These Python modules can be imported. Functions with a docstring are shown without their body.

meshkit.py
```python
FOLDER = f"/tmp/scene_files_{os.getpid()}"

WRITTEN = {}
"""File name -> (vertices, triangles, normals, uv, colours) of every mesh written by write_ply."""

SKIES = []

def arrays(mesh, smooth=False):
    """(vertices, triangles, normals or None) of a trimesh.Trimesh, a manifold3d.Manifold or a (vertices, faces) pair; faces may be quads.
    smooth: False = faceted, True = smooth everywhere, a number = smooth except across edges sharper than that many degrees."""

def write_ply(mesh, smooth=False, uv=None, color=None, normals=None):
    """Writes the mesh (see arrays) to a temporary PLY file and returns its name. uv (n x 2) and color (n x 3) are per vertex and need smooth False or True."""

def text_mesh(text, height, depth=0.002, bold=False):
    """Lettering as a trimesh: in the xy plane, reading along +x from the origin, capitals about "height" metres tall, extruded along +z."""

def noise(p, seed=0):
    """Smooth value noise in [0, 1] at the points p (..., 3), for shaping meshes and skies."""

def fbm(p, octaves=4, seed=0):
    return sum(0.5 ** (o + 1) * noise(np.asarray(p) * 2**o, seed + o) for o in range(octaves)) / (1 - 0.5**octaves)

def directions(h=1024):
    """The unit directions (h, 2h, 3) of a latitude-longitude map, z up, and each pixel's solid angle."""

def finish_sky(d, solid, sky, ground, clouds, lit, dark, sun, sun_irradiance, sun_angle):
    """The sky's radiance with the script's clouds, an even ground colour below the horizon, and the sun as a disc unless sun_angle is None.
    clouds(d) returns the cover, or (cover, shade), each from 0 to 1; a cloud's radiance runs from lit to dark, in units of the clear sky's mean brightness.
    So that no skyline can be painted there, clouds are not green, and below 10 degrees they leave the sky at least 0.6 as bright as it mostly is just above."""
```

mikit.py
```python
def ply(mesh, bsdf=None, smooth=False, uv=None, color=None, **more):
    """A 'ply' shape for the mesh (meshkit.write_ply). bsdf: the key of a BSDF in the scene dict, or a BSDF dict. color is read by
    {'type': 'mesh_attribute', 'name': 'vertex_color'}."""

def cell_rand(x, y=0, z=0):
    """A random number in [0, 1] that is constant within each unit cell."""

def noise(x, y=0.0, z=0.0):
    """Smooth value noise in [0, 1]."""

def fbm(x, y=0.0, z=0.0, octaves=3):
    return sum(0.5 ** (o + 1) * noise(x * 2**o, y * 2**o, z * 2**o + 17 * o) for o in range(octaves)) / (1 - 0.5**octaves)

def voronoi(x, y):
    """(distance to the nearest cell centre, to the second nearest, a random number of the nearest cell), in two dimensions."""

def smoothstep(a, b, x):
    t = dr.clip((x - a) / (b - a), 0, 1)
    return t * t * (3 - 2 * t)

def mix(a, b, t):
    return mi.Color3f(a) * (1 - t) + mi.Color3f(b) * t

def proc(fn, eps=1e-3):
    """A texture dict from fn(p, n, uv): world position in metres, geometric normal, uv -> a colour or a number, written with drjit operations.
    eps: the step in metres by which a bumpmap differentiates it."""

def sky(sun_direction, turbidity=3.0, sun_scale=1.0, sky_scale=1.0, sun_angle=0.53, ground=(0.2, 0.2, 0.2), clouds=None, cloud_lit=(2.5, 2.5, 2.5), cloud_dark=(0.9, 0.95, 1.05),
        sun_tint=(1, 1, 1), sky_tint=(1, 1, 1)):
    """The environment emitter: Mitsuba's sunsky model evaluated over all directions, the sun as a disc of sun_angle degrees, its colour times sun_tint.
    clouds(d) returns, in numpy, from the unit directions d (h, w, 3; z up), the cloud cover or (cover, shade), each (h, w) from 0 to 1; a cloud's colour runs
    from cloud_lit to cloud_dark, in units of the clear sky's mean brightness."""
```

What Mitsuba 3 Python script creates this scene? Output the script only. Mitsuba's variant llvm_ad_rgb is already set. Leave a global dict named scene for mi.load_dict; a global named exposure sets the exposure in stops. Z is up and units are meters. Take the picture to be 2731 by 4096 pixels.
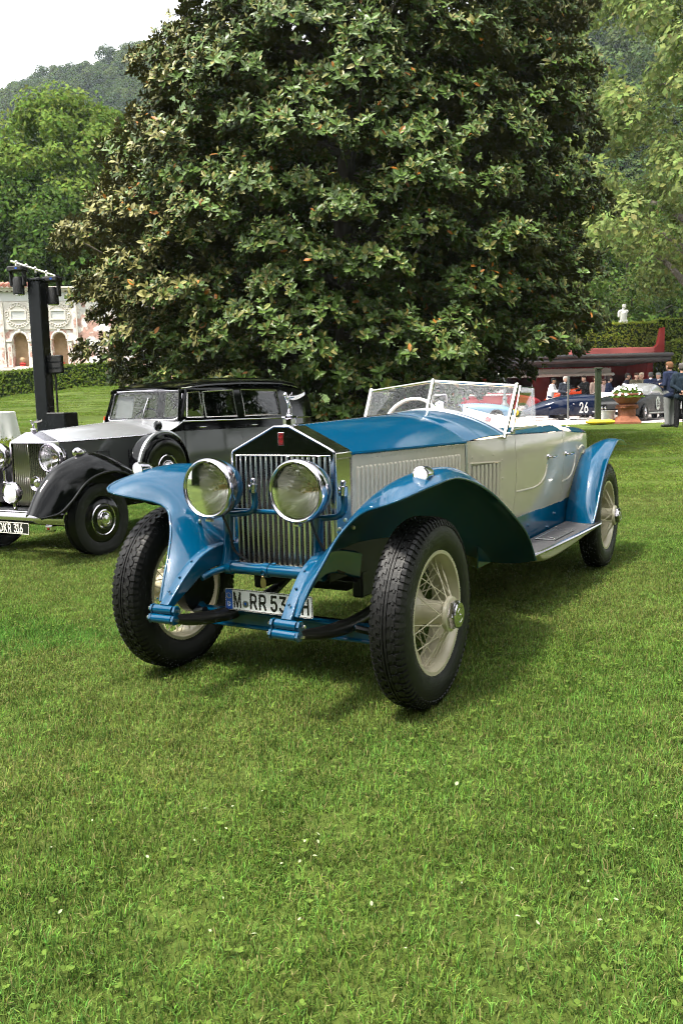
import math, random
import numpy as np, trimesh, mitsuba as mi, drjit as dr, mikit, meshkit
from shapely import Polygon, Point, affinity
T = mi.ScalarTransform4f
random.seed(7)
rng = np.random.default_rng(11)
PI = math.pi
scene, labels = {}, {}

# ------------------------------------------------------------------ camera, sky, exposure
EYE = [0.0, 0.0, 1.369]
FW, UP = [0.0, 0.99248543, -0.12236291], [0.02409776, 0.12232737, 0.99219721]
scene['camera'] = {'type': 'perspective', 'fov': 44.5112, 'fov_axis': 'x', 'near_clip': 0.05, 'far_clip': 3000.0,
                   'to_world': T().look_at(origin=EYE, target=[e + f for e, f in zip(EYE, FW)], up=UP)}
SUN = (-0.32, -0.30, 0.90)
_s = np.array(SUN) / np.linalg.norm(SUN)
def overcast(d):
    """thin bright cloud everywhere, brightest in a wide glow round the hidden sun"""
    ang = np.degrees(np.arccos(np.clip(d @ _s, -1, 1)))
    glow = 0.80 * np.exp(-(ang / 24.0) ** 2) + 0.12 * np.exp(-(ang / 45.0) ** 2)
    mottle = meshkit.fbm(d * [3.5, 3.5, 7.0], 5, 3) - 0.5
    return 1.0 + 0 * ang, 1.0 - np.clip(glow * (1 + 0.9 * mottle) + 0.10 + 0.35 * mottle, 0, 1)
scene['daylight'] = mikit.sky(SUN, turbidity=3, sun_scale=0.60, sun_angle=6.0, sky_scale=1.0, clouds=overcast, cloud_lit=(11.0, 11.0, 11.0), cloud_dark=(0.62, 0.67, 0.74),
                              ground=(0.08, 0.11, 0.05), sun_tint=(0.86, 0.96, 1.08))
exposure = 3.22

# ------------------------------------------------------------------ helpers
def tag(key, label=None, cat=None, group=None, kind=None):
    d = labels.setdefault(key, {})
    for k, v in (('label', label), ('category', cat), ('group', group), ('kind', kind)):
        if v: d[k] = v
def fresh(name):
    if name not in used: used[name] = 0; return name
    used[name] += 1
    return '%s_%03d' % (name, used[name])
used = {}
def add(parent, name, mesh, mat, smooth=35, tw=None, **kw):
    """one entry of the scene, a part of parent (or a thing when parent is None); returns its key"""
    key = fresh((parent + '__' + name) if parent else name)
    d = mesh if isinstance(mesh, dict) else mikit.ply(mesh, mat, smooth=smooth, **kw)
    if tw is not None: d = {**d, 'to_world': tw}
    scene[key] = d
    return key
def thing(name, label, cat, group=None):
    key = fresh(name); tag(key, label, cat, group); return key
def cat(*ms):
    V, F, o = [], [], 0
    for m in ms:
        v, f = (m.vertices, m.faces) if hasattr(m, 'vertices') else m
        v = np.asarray(v, float); f = np.asarray(f, int)
        if f.shape[1] == 4: f = np.vstack([f[:, [0, 1, 2]], f[:, [0, 2, 3]]])
        V.append(v); F.append(f + o); o += len(v)
    return np.vstack(V), np.vstack(F)
def tri(m):
    return cat(m)
def box(c, s, rz=0, bevel=0.0, R=None):
    """box of size s about c, chamfered"""
    s = np.asarray(s, float) / 2
    if bevel <= 0:
        m = trimesh.creation.box(extents=2 * s); v, f = m.vertices, m.faces
    else:
        b = min(bevel, 0.45 * 2 * s.min())
        P = []
        for sx in (-1, 1):
            for sy in (-1, 1):
                for sz in (-1, 1):
                    for k in range(3):
                        q = s.copy()
                        for j in range(3):
                            if j != k: q[j] -= b
                        P.append(q * [sx, sy, sz])
        h = trimesh.convex.convex_hull(np.array(P)); v, f = h.vertices, h.faces
    v = np.array(v, float)
    if rz: v = v @ np.array([[math.cos(rz), math.sin(rz), 0], [-math.sin(rz), math.cos(rz), 0], [0, 0, 1]])
    if R is not None: v = v @ np.asarray(R).T
    return v + np.asarray(c, float), np.array(f)
def frame(t):
    t = np.asarray(t, float); t = t / np.linalg.norm(t)
    a = np.cross(t, [0, 0, 1.0] if abs(t[2]) < 0.9 else [1.0, 0, 0]); a /= np.linalg.norm(a)
    return a, np.cross(t, a), t
def spline(P, n, closed=False):
    P = np.asarray(P, float); m = len(P)
    if closed: Q = np.vstack([P[-1], P, P[0], P[1]]); segs = m
    else: Q = np.vstack([2 * P[0] - P[1], P, 2 * P[-1] - P[-2]]); segs = m - 1
    t = np.linspace(0, segs, n, endpoint=not closed); i = np.minimum(t.astype(int), segs - 1); u = (t - i)[:, None]
    a, b, c, d = Q[i], Q[i + 1], Q[i + 2], Q[i + 3]
    return 0.5 * (2 * b + (c - a) * u + (2 * a - 5 * b + 4 * c - d) * u ** 2 + (3 * b - a - 3 * c + d) * u ** 3)
def grid(A, wrapu=False, wrapv=False):
    """quads over an array (n, m, 3)"""
    n, m = A.shape[:2]
    i, j = np.meshgrid(np.arange(n if wrapu else n - 1), np.arange(m if wrapv else m - 1), indexing='ij')
    i2, j2 = (i + 1) % n, (j + 1) % m
    f = np.stack([i * m + j, i2 * m + j, i2 * m + j2, i * m + j2], -1).reshape(-1, 4)
    return tri((A.reshape(-1, 3), f))
def flip(m): m = tri(m); return m[0], m[1][:, ::-1]
def tube(P, r, n=8, caps=True, closed=False, flat=None):
    P = np.asarray(P, float); r = np.broadcast_to(r, (len(P),))
    t = np.gradient(P, axis=0) if not closed else np.roll(P, -1, 0) - np.roll(P, 1, 0)
    t /= np.linalg.norm(t, axis=1, keepdims=True) + 1e-12
    a = frame(t[0])[0]; A = []
    for k in range(len(P)):
        a = a - t[k] * (a @ t[k]); a = a / (np.linalg.norm(a) + 1e-12); A.append(a)
    A = np.array(A); B = np.cross(t, A); g = np.arange(n) * 2 * PI / n
    V = P[:, None] + r[:, None, None] * (np.cos(g)[None, :, None] * A[:, None] + np.sin(g)[None, :, None] * B[:, None])
    m = grid(V, wrapu=closed, wrapv=True)
    if caps and not closed:
        N = len(m[0]); v = np.vstack([m[0], P[0], P[-1]]); k = np.arange(n); o = (len(P) - 1) * n
        m = v, np.vstack([m[1], np.stack([k, (k + 1) % n, k * 0 + N], 1), np.stack([o + (k + 1) % n, o + k, k * 0 + N + 1], 1)])
    return m
def rod(a, b, r, n=10, r2=None): return tube([a, b], [r, r if r2 is None else r2], n)
def lathe(prof, n=32, axis=(0, 0, 1), origin=(0, 0, 0)):
    """prof: (radius, height) pairs, turned about axis"""
    p = np.asarray(prof, float); a, b, t = frame(axis); g = np.arange(n) * 2 * PI / n
    V = p[:, None, :1] * (np.cos(g)[None, :, None] * a + np.sin(g)[None, :, None] * b) + p[:, None, 1:] * t + np.asarray(origin, float)
    return grid(V, wrapv=True)
def ball(c, r, n=10, sc=(1, 1, 1)):
    m = trimesh.creation.uv_sphere(1.0, count=[n, 2 * n])
    return np.array(m.vertices) * np.asarray(r) * np.asarray(sc) + np.asarray(c, float), np.array(m.faces)
def prism(poly, h, M=None):
    """extrude a 2D outline (list or shapely) by h along z; M a 4x4 or 3x4 placing it"""
    p = poly if hasattr(poly, 'geom_type') else Polygon(poly)
    m = trimesh.creation.extrude_polygon(p, h, engine='earcut'); v = np.array(m.vertices)
    if M is not None: M = np.asarray(M); v = v @ M[:3, :3].T + M[:3, 3]
    return v, np.array(m.faces)
def mat4(x, y, z, o):
    M = np.eye(4); M[:3, 0], M[:3, 1], M[:3, 2], M[:3, 3] = x, y, z, o; return M
def move(m, o=(0, 0, 0), rz=0, s=1.0):
    v, f = tri(m); c, q = math.cos(rz), math.sin(rz)
    return (v * s) @ np.array([[c, q, 0], [-q, c, 0], [0, 0, 1]]) + np.asarray(o, float), f
def mirror(m): v, f = tri(m); return v * [-1, 1, 1], f[:, ::-1]
def thick(A, t):
    """a sheet (n, m, 3) given thickness t along its normals, edges closed"""
    du, dv = np.gradient(A, axis=0), np.gradient(A, axis=1)
    N = np.cross(du, dv); N /= np.linalg.norm(N, axis=-1, keepdims=True) + 1e-12
    B = A - N * t; n, m = A.shape[:2]; a = grid(A); b = flip(grid(B)); o = n * m
    e = np.r_[np.arange(m - 1), np.arange(n - 1) * m + m - 1, (n - 1) * m + np.arange(m - 1, 0, -1), np.arange(n - 1, 0, -1) * m]
    e2 = np.roll(e, -1)
    v = np.vstack([a[0], b[0]]); s = np.stack([e, e + o, e2 + o, e2], 1)
    return v, np.vstack([a[1], b[1] + o, s[:, [0, 1, 2]], s[:, [0, 2, 3]]])
def hull(P):
    h = trimesh.convex.convex_hull(np.asarray(P, float)); return np.array(h.vertices), np.array(h.faces)
def S(a, b, x): t = np.clip((np.asarray(x, float) - a) / (b - a), 0, 1); return t * t * (3 - 2 * t)

# ------------------------------------------------------------------ materials
def C(*c): return {'type': 'rgb', 'value': list(c)}
def pri(key, col, rough=0.5, metal=0.0, spec=0.5, coat=0.0, two=True, **k):
    d = {'type': 'principled', 'base_color': col if isinstance(col, dict) else C(*col), 'roughness': rough, 'metallic': metal, 'specular': spec, **k}
    if coat: d.update(clearcoat=coat, clearcoat_gloss=0.97)
    scene[key] = {'type': 'twosided', 'b': d} if two else d
VC = {'type': 'mesh_attribute', 'name': 'vertex_color'}
def paint(key, col, alpha=0.012, ior=1.5):
    scene[key] = {'type': 'twosided', 'b': {'type': 'roughplastic', 'diffuse_reflectance': C(*col), 'alpha': alpha, 'int_ior': ior, 'nonlinear': True}}
paint('m_blue', (0.0012, 0.150, 0.300), 0.012, 1.7)
paint('m_cream', (0.74, 0.70, 0.61))
paint('m_wheel_cream', (0.74, 0.70, 0.57), 0.06)
paint('m_black', (0.003, 0.003, 0.004), 0.008, 1.42)
paint('m_grey', (0.13, 0.14, 0.132), 0.01, 1.5)
pri('m_silver', (0.46, 0.47, 0.49), 0.18, 0.75, coat=1.0)
paint('m_navy', (0.010, 0.022, 0.075))
paint('m_red', (0.40, 0.015, 0.03))
paint('m_orange', (0.75, 0.12, 0.03))
paint('m_white', (0.80, 0.80, 0.80))
paint('m_darkpaint', (0.006, 0.008, 0.012), 0.25, 1.42)
scene['m_reflector'] = {'type': 'twosided', 'b': {'type': 'roughconductor', 'material': 'Ag', 'alpha': 0.16}}
scene['m_chrome'] = {'type': 'twosided', 'b': {'type': 'roughconductor', 'material': 'Cr', 'alpha': 0.03, 'specular_reflectance': 1.0}}
pri('m_nickel', (0.80, 0.77, 0.70), 0.10, 1.0)
pri('m_steel', (0.40, 0.41, 0.42), 0.35, 1.0)
pri('m_matt_black', (0.010, 0.010, 0.011), 0.6)
pri('m_rubber', mikit.proc(lambda p, n, uv: mikit.mix((0.003, 0.003, 0.0033), (0.010, 0.0097, 0.0092), mikit.smoothstep(0.55, 0.85, mikit.fbm(p.x * 23, p.y * 23, p.z * 23)))), 0.5, spec=0.4)
pri('m_leather', (0.78, 0.68, 0.54), 0.45)
pri('m_black_leather', (0.015, 0.014, 0.014), 0.35)
pri('m_mat', (0.035, 0.035, 0.038), 0.7)
pri('m_brass', (0.55, 0.42, 0.22), 0.3, 1.0)
pri('m_cable', (0.02, 0.02, 0.02), 0.5)
pri('m_plate_white', (0.72, 0.73, 0.75), 0.35)
pri('m_plate_blue', (0.01, 0.08, 0.42), 0.35)
pri('m_letter', (0.008, 0.008, 0.008), 0.4)
pri('m_letter_white', (0.75, 0.73, 0.68), 0.4)
pri('m_enamel', (0.16, 0.008, 0.012), 0.15, coat=1.0)
pri('m_yellow_sack', (0.85, 0.60, 0.03), 0.6)
pri('m_cloth', (0.78, 0.78, 0.80), 0.9)
pri('m_card', (0.72, 0.66, 0.60), 0.8)
pri('m_line', (0.62, 0.45, 0.22), 0.4)
scene['m_glass'] = {'type': 'thindielectric', 'int_ior': 1.32}
scene['m_solid_glass'] = {'type': 'dielectric', 'int_ior': 1.5}
scene['m_lens'] = {'type': 'thindielectric', 'int_ior': 1.55}
scene['m_side_glass'] = {'type': 'thindielectric', 'int_ior': 1.22}
scene['m_tinted'] = {'type': 'thindielectric', 'int_ior': 1.38, 'specular_transmittance': C(0.38, 0.40, 0.39)}
pri('m_bark', mikit.proc(lambda p, n, uv: mikit.mix((0.05, 0.04, 0.03), (0.17, 0.15, 0.12), mikit.fbm(p.x * 9, p.y * 9, p.z * 2.5))), 0.9)
scene['m_magnolia'] = {'type': 'twosided', 'a': {'type': 'principled', 'base_color': VC, 'roughness': 0.42, 'specular': 0.30}, 'b': {'type': 'principled', 'base_color': C(0.085, 0.080, 0.030), 'roughness': 0.8}}
scene['m_leaf'] = {'type': 'principledthin', 'base_color': VC, 'roughness': 0.55, 'diff_trans': 0.7, 'spec_trans': 0.0}
scene['m_grass'] = {'type': 'principledthin', 'base_color': VC, 'roughness': 0.5, 'diff_trans': 0.55, 'spec_trans': 0.0}
def turf(p, n, uv):
    a = mikit.fbm(p.x * 1.1, p.y * 1.1); b = mikit.noise(p.x * 60, p.y * 60)
    c = mikit.mix((0.045, 0.065, 0.013), (0.060, 0.085, 0.016), mikit.smoothstep(0.3, 0.7, a))
    return c * (0.55 + 0.75 * b)
pri('m_turf', mikit.proc(turf), 0.9, spec=0.1)

# ------------------------------------------------------------------ ground
def ground(x, y):
    x, y = np.asarray(x, float), np.asarray(y, float); a = x / np.maximum(y, 5.0)
    zl = (2.1 + 3.0 * np.clip(a + 0.40, -0.05, 0.12)) * S(10.5, 34, y) + 0.012 * np.maximum(y - 34, 0)
    zr = 0.66 * S(9.5, 24, y) + 0.008 * np.maximum(y - 24, 0)
    t = S(-0.05, 0.22, -a)
    return zl * t + zr * (1 - t)
gx = np.unique(np.r_[np.linspace(-12, 12, 81), np.linspace(-60, 60, 61), np.linspace(-420, 420, 22)])
gy = np.unique(np.r_[np.linspace(-12, 45, 96), np.linspace(-60, 90, 31), np.linspace(-400, 130, 12)])
X, Y = np.meshgrid(gx, gy, indexing='ij')
add(None, 'lawn', grid(np.stack([X, Y, ground(X, Y) - 0.004], -1)), 'm_turf', smooth=True)
tag('lawn', 'mown green lawn sloping up gently away from the cars', kind='structure')

# grass: patches of blades, instanced over the part of the lawn in view
def grass_patch(size, nb, hmin, hmax, w, seed, clover=0, straw=0.06, base=(0.085, 0.150, 0.020)):
    r = np.random.default_rng(seed)
    p = np.c_[r.uniform(-size / 2, size / 2, (nb, 2)), np.zeros(nb)]
    h = r.uniform(hmin, hmax, nb) * (0.75 + 0.6 * meshkit.noise(np.c_[p[:, :2] * 14, p[:, 2] + seed])); a = r.uniform(0, 2 * PI, nb); lean = r.uniform(0.2, 1.55, nb); b = a + r.normal(0, 0.5, nb)
    d = np.c_[np.cos(b), np.sin(b), b * 0]; s = np.c_[-np.sin(a), np.cos(a), a * 0] * (w * r.uniform(0.6, 1.3, nb))[:, None] / 2
    up = np.array([0, 0, 1.0])
    m1 = p + h[:, None] * (0.55 * up * np.cos(0.5 * lean)[:, None] + 0.5 * d * np.sin(0.5 * lean)[:, None])
    m2 = m1 + h[:, None] * 0.5 * (up * np.cos(lean * 1.2)[:, None] + d * np.sin(lean * 1.2)[:, None])
    V = np.stack([p - s, p + s, m1 - s * 0.8, m1 + s * 0.8, m2], 1).reshape(-1, 3)
    k = np.arange(nb)[:, None, None] * 5
    F = (k + np.array([[0, 1, 3], [0, 3, 2], [2, 3, 4]])[None]).reshape(-1, 3)
    c = np.asarray(base) * (0.55 + 0.9 * meshkit.noise(np.c_[p[:, :2] * 9, p[:, 2] + seed + 40]))[:, None] * r.uniform(0.42, 1.7, (nb, 1)) * (1 + r.normal(0, 0.12, (nb, 3)))
    st = r.random(nb) < straw; c[st] = np.array([0.26, 0.24, 0.10]) * r.uniform(0.6, 1.2, (st.sum(), 1))
    Cc = np.repeat(c, 5, 0)
    if clover:
        q = np.c_[r.uniform(-size / 2, size / 2, (clover, 2)), r.uniform(0.55, 1.0, clover) * hmax]
        vs, fs, cs = [], [], []; g = np.linspace(0, 2 * PI, 7)[:-1]
        o = len(V)
        for i in range(clover):
            for kk in range(3):
                an = r.uniform(0, 0.6) + kk * 2.09 + i; rad = r.uniform(0.004, 0.0075)
                cen = q[i] + rad * 1.05 * np.array([math.cos(an), math.sin(an), 0.3])
                ring = cen + rad * np.c_[np.cos(g), np.sin(g), 0.35 * np.cos(g - an) + r.normal(0, .1, 6)]
                vs.append(ring); fs.append(np.array([[0, 1, 2], [0, 2, 3], [0, 3, 4], [0, 4, 5]]) + o); o += 6
                cs.append(np.tile(np.array([0.115, 0.18, 0.035]) * r.uniform(0.6, 1.35), (6, 1)))
        V = np.vstack([V] + vs); F = np.vstack([F] + fs); Cc = np.vstack([Cc] + cs)
    return (V, F), np.clip(Cc, 0.005, 0.9)
PS = 0.5
PATCH = []
for i in range(9):
    cl = (8, 6, 26, 10, 60, 12, 0, 0, 0)[i]; near = i < 6
    m, c = grass_patch(PS * 1.5 if near else 1.45, 4300 if near else 2800, 0.014, 0.038 if i != 5 else 0.050, 0.0034 if near else 0.006, 50 + i, cl, (0.06, 0.16, 0.06, 0.10, 0.05, 0.04, .06, .1, .05)[i],
                       ((0.108, 0.178, 0.034), (0.134, 0.182, 0.044), (0.097, 0.172, 0.034), (0.121, 0.174, 0.040), (0.094, 0.172, 0.036), (0.080, 0.170, 0.032), (.128, .196, .032), (.138, .192, .036), (.118, .196, .032))[i])
    g = 'grass_patch_%d' % i
    scene[g] = {'type': 'shapegroup', 'blades': mikit.ply(m, 'm_grass', color=c)}
    PATCH.append(g)
gi = 0
def lay(g, x, y, s, rz):
    global gi
    gi += 1; e = 0.4; z = float(ground(x, y))
    nx, ny = -(ground(x + e, y) - z) / e, -(ground(x, y + e) - z) / e
    scene['grass__%04d' % gi] = {'type': 'instance', 'g': {'type': 'ref', 'id': g}, 'to_world': T().translate([x, y, z - 0.003]) @ T().rotate([-float(ny), float(nx), 0.0001], math.degrees(math.hypot(nx, ny))) @ T().rotate([0, 0, 1], rz) @ T().scale([1, 1, s])}
for iy in range(2, 26):
    for ix in range(-14, 15):
        y = iy * PS + 0.1; x = ix * PS
        if abs(x) > 0.46 * y + 0.75: continue
        n = meshkit.noise(np.array([x * 0.8, y * 0.8, 3.0])); n2 = meshkit.noise(np.array([x * 0.55, y * 0.55, 9.0]))
        k = (1 if n < 0.4 else 3) if n2 < 0.42 else ((4 if n < 0.45 else 2) if n2 > 0.6 else (0 if n > 0.42 else 5))
        if random.random() < 0.25: k = random.choice([0, 1, 2, 3])
        lay(PATCH[k], x + random.uniform(-.06, .06), y + random.uniform(-.06, .06), random.uniform(0.8, 1.25), random.uniform(0, 360))
for iy in range(0, 24):
    for ix in range(-16, 17):
        y = 12.9 + iy; x = ix * 1.0
        if abs(x) > 0.47 * y + 1: continue
        if -0.22 < x / y < 0.16 and y > 15.5: continue
        if x > 0 and y > 22.5: continue
        [lay(PATCH[6 + random.randrange(3)], x + random.uniform(-.55, .55), y + random.uniform(-.55, .55), random.uniform(0.8, 1.3), random.uniform(0, 360)) for _ in range(2)]
tag('grass', 'short mown green grass mixed with clover and dry blades', 'grass', kind='stuff')
# ------------------------------------------------------------------ trees
def rot_to(D, spin):
    """rotation matrices (n,3,3) taking z to the rows of D, with a spin about it"""
    D = D / (np.linalg.norm(D, axis=1, keepdims=True) + 1e-12)
    A = np.cross(D, np.where(np.abs(D[:, 2:]) < 0.9, [0, 0, 1.0], [1.0, 0, 0])); A /= np.linalg.norm(A, axis=1, keepdims=True)
    B = np.cross(D, A); c, s = np.cos(spin)[:, None], np.sin(spin)[:, None]
    return np.stack([A * c + B * s, -A * s + B * c, D], -1)
def oval_leaf(L, W, droop=0.15, fold=0.25):
    """a leaf along +x with its face up: 6 triangles"""
    x = np.array([0, 0.32, 0.32, 0.72, 0.72, 1, 0.5]) * L; y = np.array([0, .5, -.5, .46, -.46, 0, 0]) * W
    z = fold * np.abs(y) - droop * L * (x / L) ** 2
    return np.c_[x, y, z], np.array([[0, 6, 1], [1, 6, 3], [3, 6, 5], [0, 2, 6], [2, 4, 6], [4, 5, 6]])
def whorl(seed, n=9, L=0.135):
    r = np.random.default_rng(seed); V, F, o = [], [], 0
    for k in range(n):
        v, f = oval_leaf(L * r.uniform(0.75, 1.15), L * r.uniform(0.40, 0.52), r.uniform(0, 0.25), 0.28)
        up = r.uniform(0.05, 0.75) if k < n - 2 else r.uniform(0.9, 1.25)
        c, s = math.cos(up), math.sin(up); v = v @ np.array([[c, 0, s], [0, 1, 0], [-s, 0, c]])
        if k >= n - 2: v = v * 0.65
        a = k * 2.4 + r.normal(0, 0.2); c, s = math.cos(a), math.sin(a)
        v = v @ np.array([[c, s, 0], [-s, c, 0], [0, 0, 1]]) + [0, 0, 0.012 * k]
        V.append(v); F.append(f[:, ::-1] + o); o += len(v)
    return np.array(V), np.vstack(F)          # (n, 7, 3)
def fix_up(V, F):
    n = np.cross(V[F[:, 1]] - V[F[:, 0]], V[F[:, 2]] - V[F[:, 0]])
    return F if n[:, 2].sum() > 0 else F[:, ::-1]
WH = []
for s_ in range(5):
    v, f = whorl(100 + s_); WH.append((v, fix_up(v.reshape(-1, 3), f)))
def whorl_colours(r, n, leaves=9, yellow=None):
    base = np.array([0.055, 0.096, 0.018]) * r.uniform(0.7, 1.5, (n, 1, 1)) * r.uniform(0.75, 1.3, (n, leaves, 1))
    c = base * np.array([1, 1, 1.0]) + np.zeros((n, leaves, 3))
    new = r.random((n, leaves)) < 0.10; c[new] = np.array([0.13, 0.15, 0.03]) * r.uniform(0.7, 1.2, (new.sum(), 1))
    c[:, -2:] = np.where((r.random((n, 1, 1)) < 0.6), np.array([0.15, 0.15, 0.04]), c[:, -2:])
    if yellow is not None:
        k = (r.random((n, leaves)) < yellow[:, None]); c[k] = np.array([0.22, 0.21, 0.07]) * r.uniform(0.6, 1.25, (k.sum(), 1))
    old = r.random((n, leaves)) < 0.012; c[old] = np.array([0.36, 0.14, 0.02]) * r.uniform(0.5, 1.2, (old.sum(), 1))
    return np.clip(c, 0.003, 0.8)

ZL = np.array([0.6, 1.6, 1.75, 1.85, 2.23, 2.78, 3.32, 3.77, 4.23, 4.76, 5.2, 5.62, 6.14, 6.82, 7.5, 8.09, 8.63, 9.15, 9.64, 11.0, 12.5])
XL = np.array([2.6, 3.4, 4.4, 4.9, 5.29, 5.4, 5.32, 5.48, 5.77, 5.87, 5.61, 5.13, 4.97, 4.5, 4.3, 4.18, 3.75, 3.15, 2.86, 2.0, 0.5]) + 0.15
ZR = np.array([0.6, 1.7, 2.09, 2.26, 2.6, 3.06, 3.6, 4.22, 4.84, 5.63, 6.68, 7.18, 7.87, 8.38, 8.96, 9.46, 11.0, 12.5])
XR = np.array([2.4, 3.2, 4.4, 5.14, 5.78, 5.87, 5.76, 5.85, 5.75, 5.64, 5.45, 5.71, 5.61, 5.07, 5.5, 5.23, 4.0, 1.0]) - 0.15
MC = np.array([0.15, 18.2])
def mag_extent(z, th):
    c, s = np.cos(th), np.sin(th)
    ex = np.where(c < 0, np.interp(z, ZL, XL), np.interp(z, ZR, XR)); ey = np.where(s < 0, 4.3, 4.3) * np.interp(z, [.6, 2.4, 6, 9, 12.5], [0.62, 1.0, 1.0, 0.85, 0.3])
    return ex * c, ey * s
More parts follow.
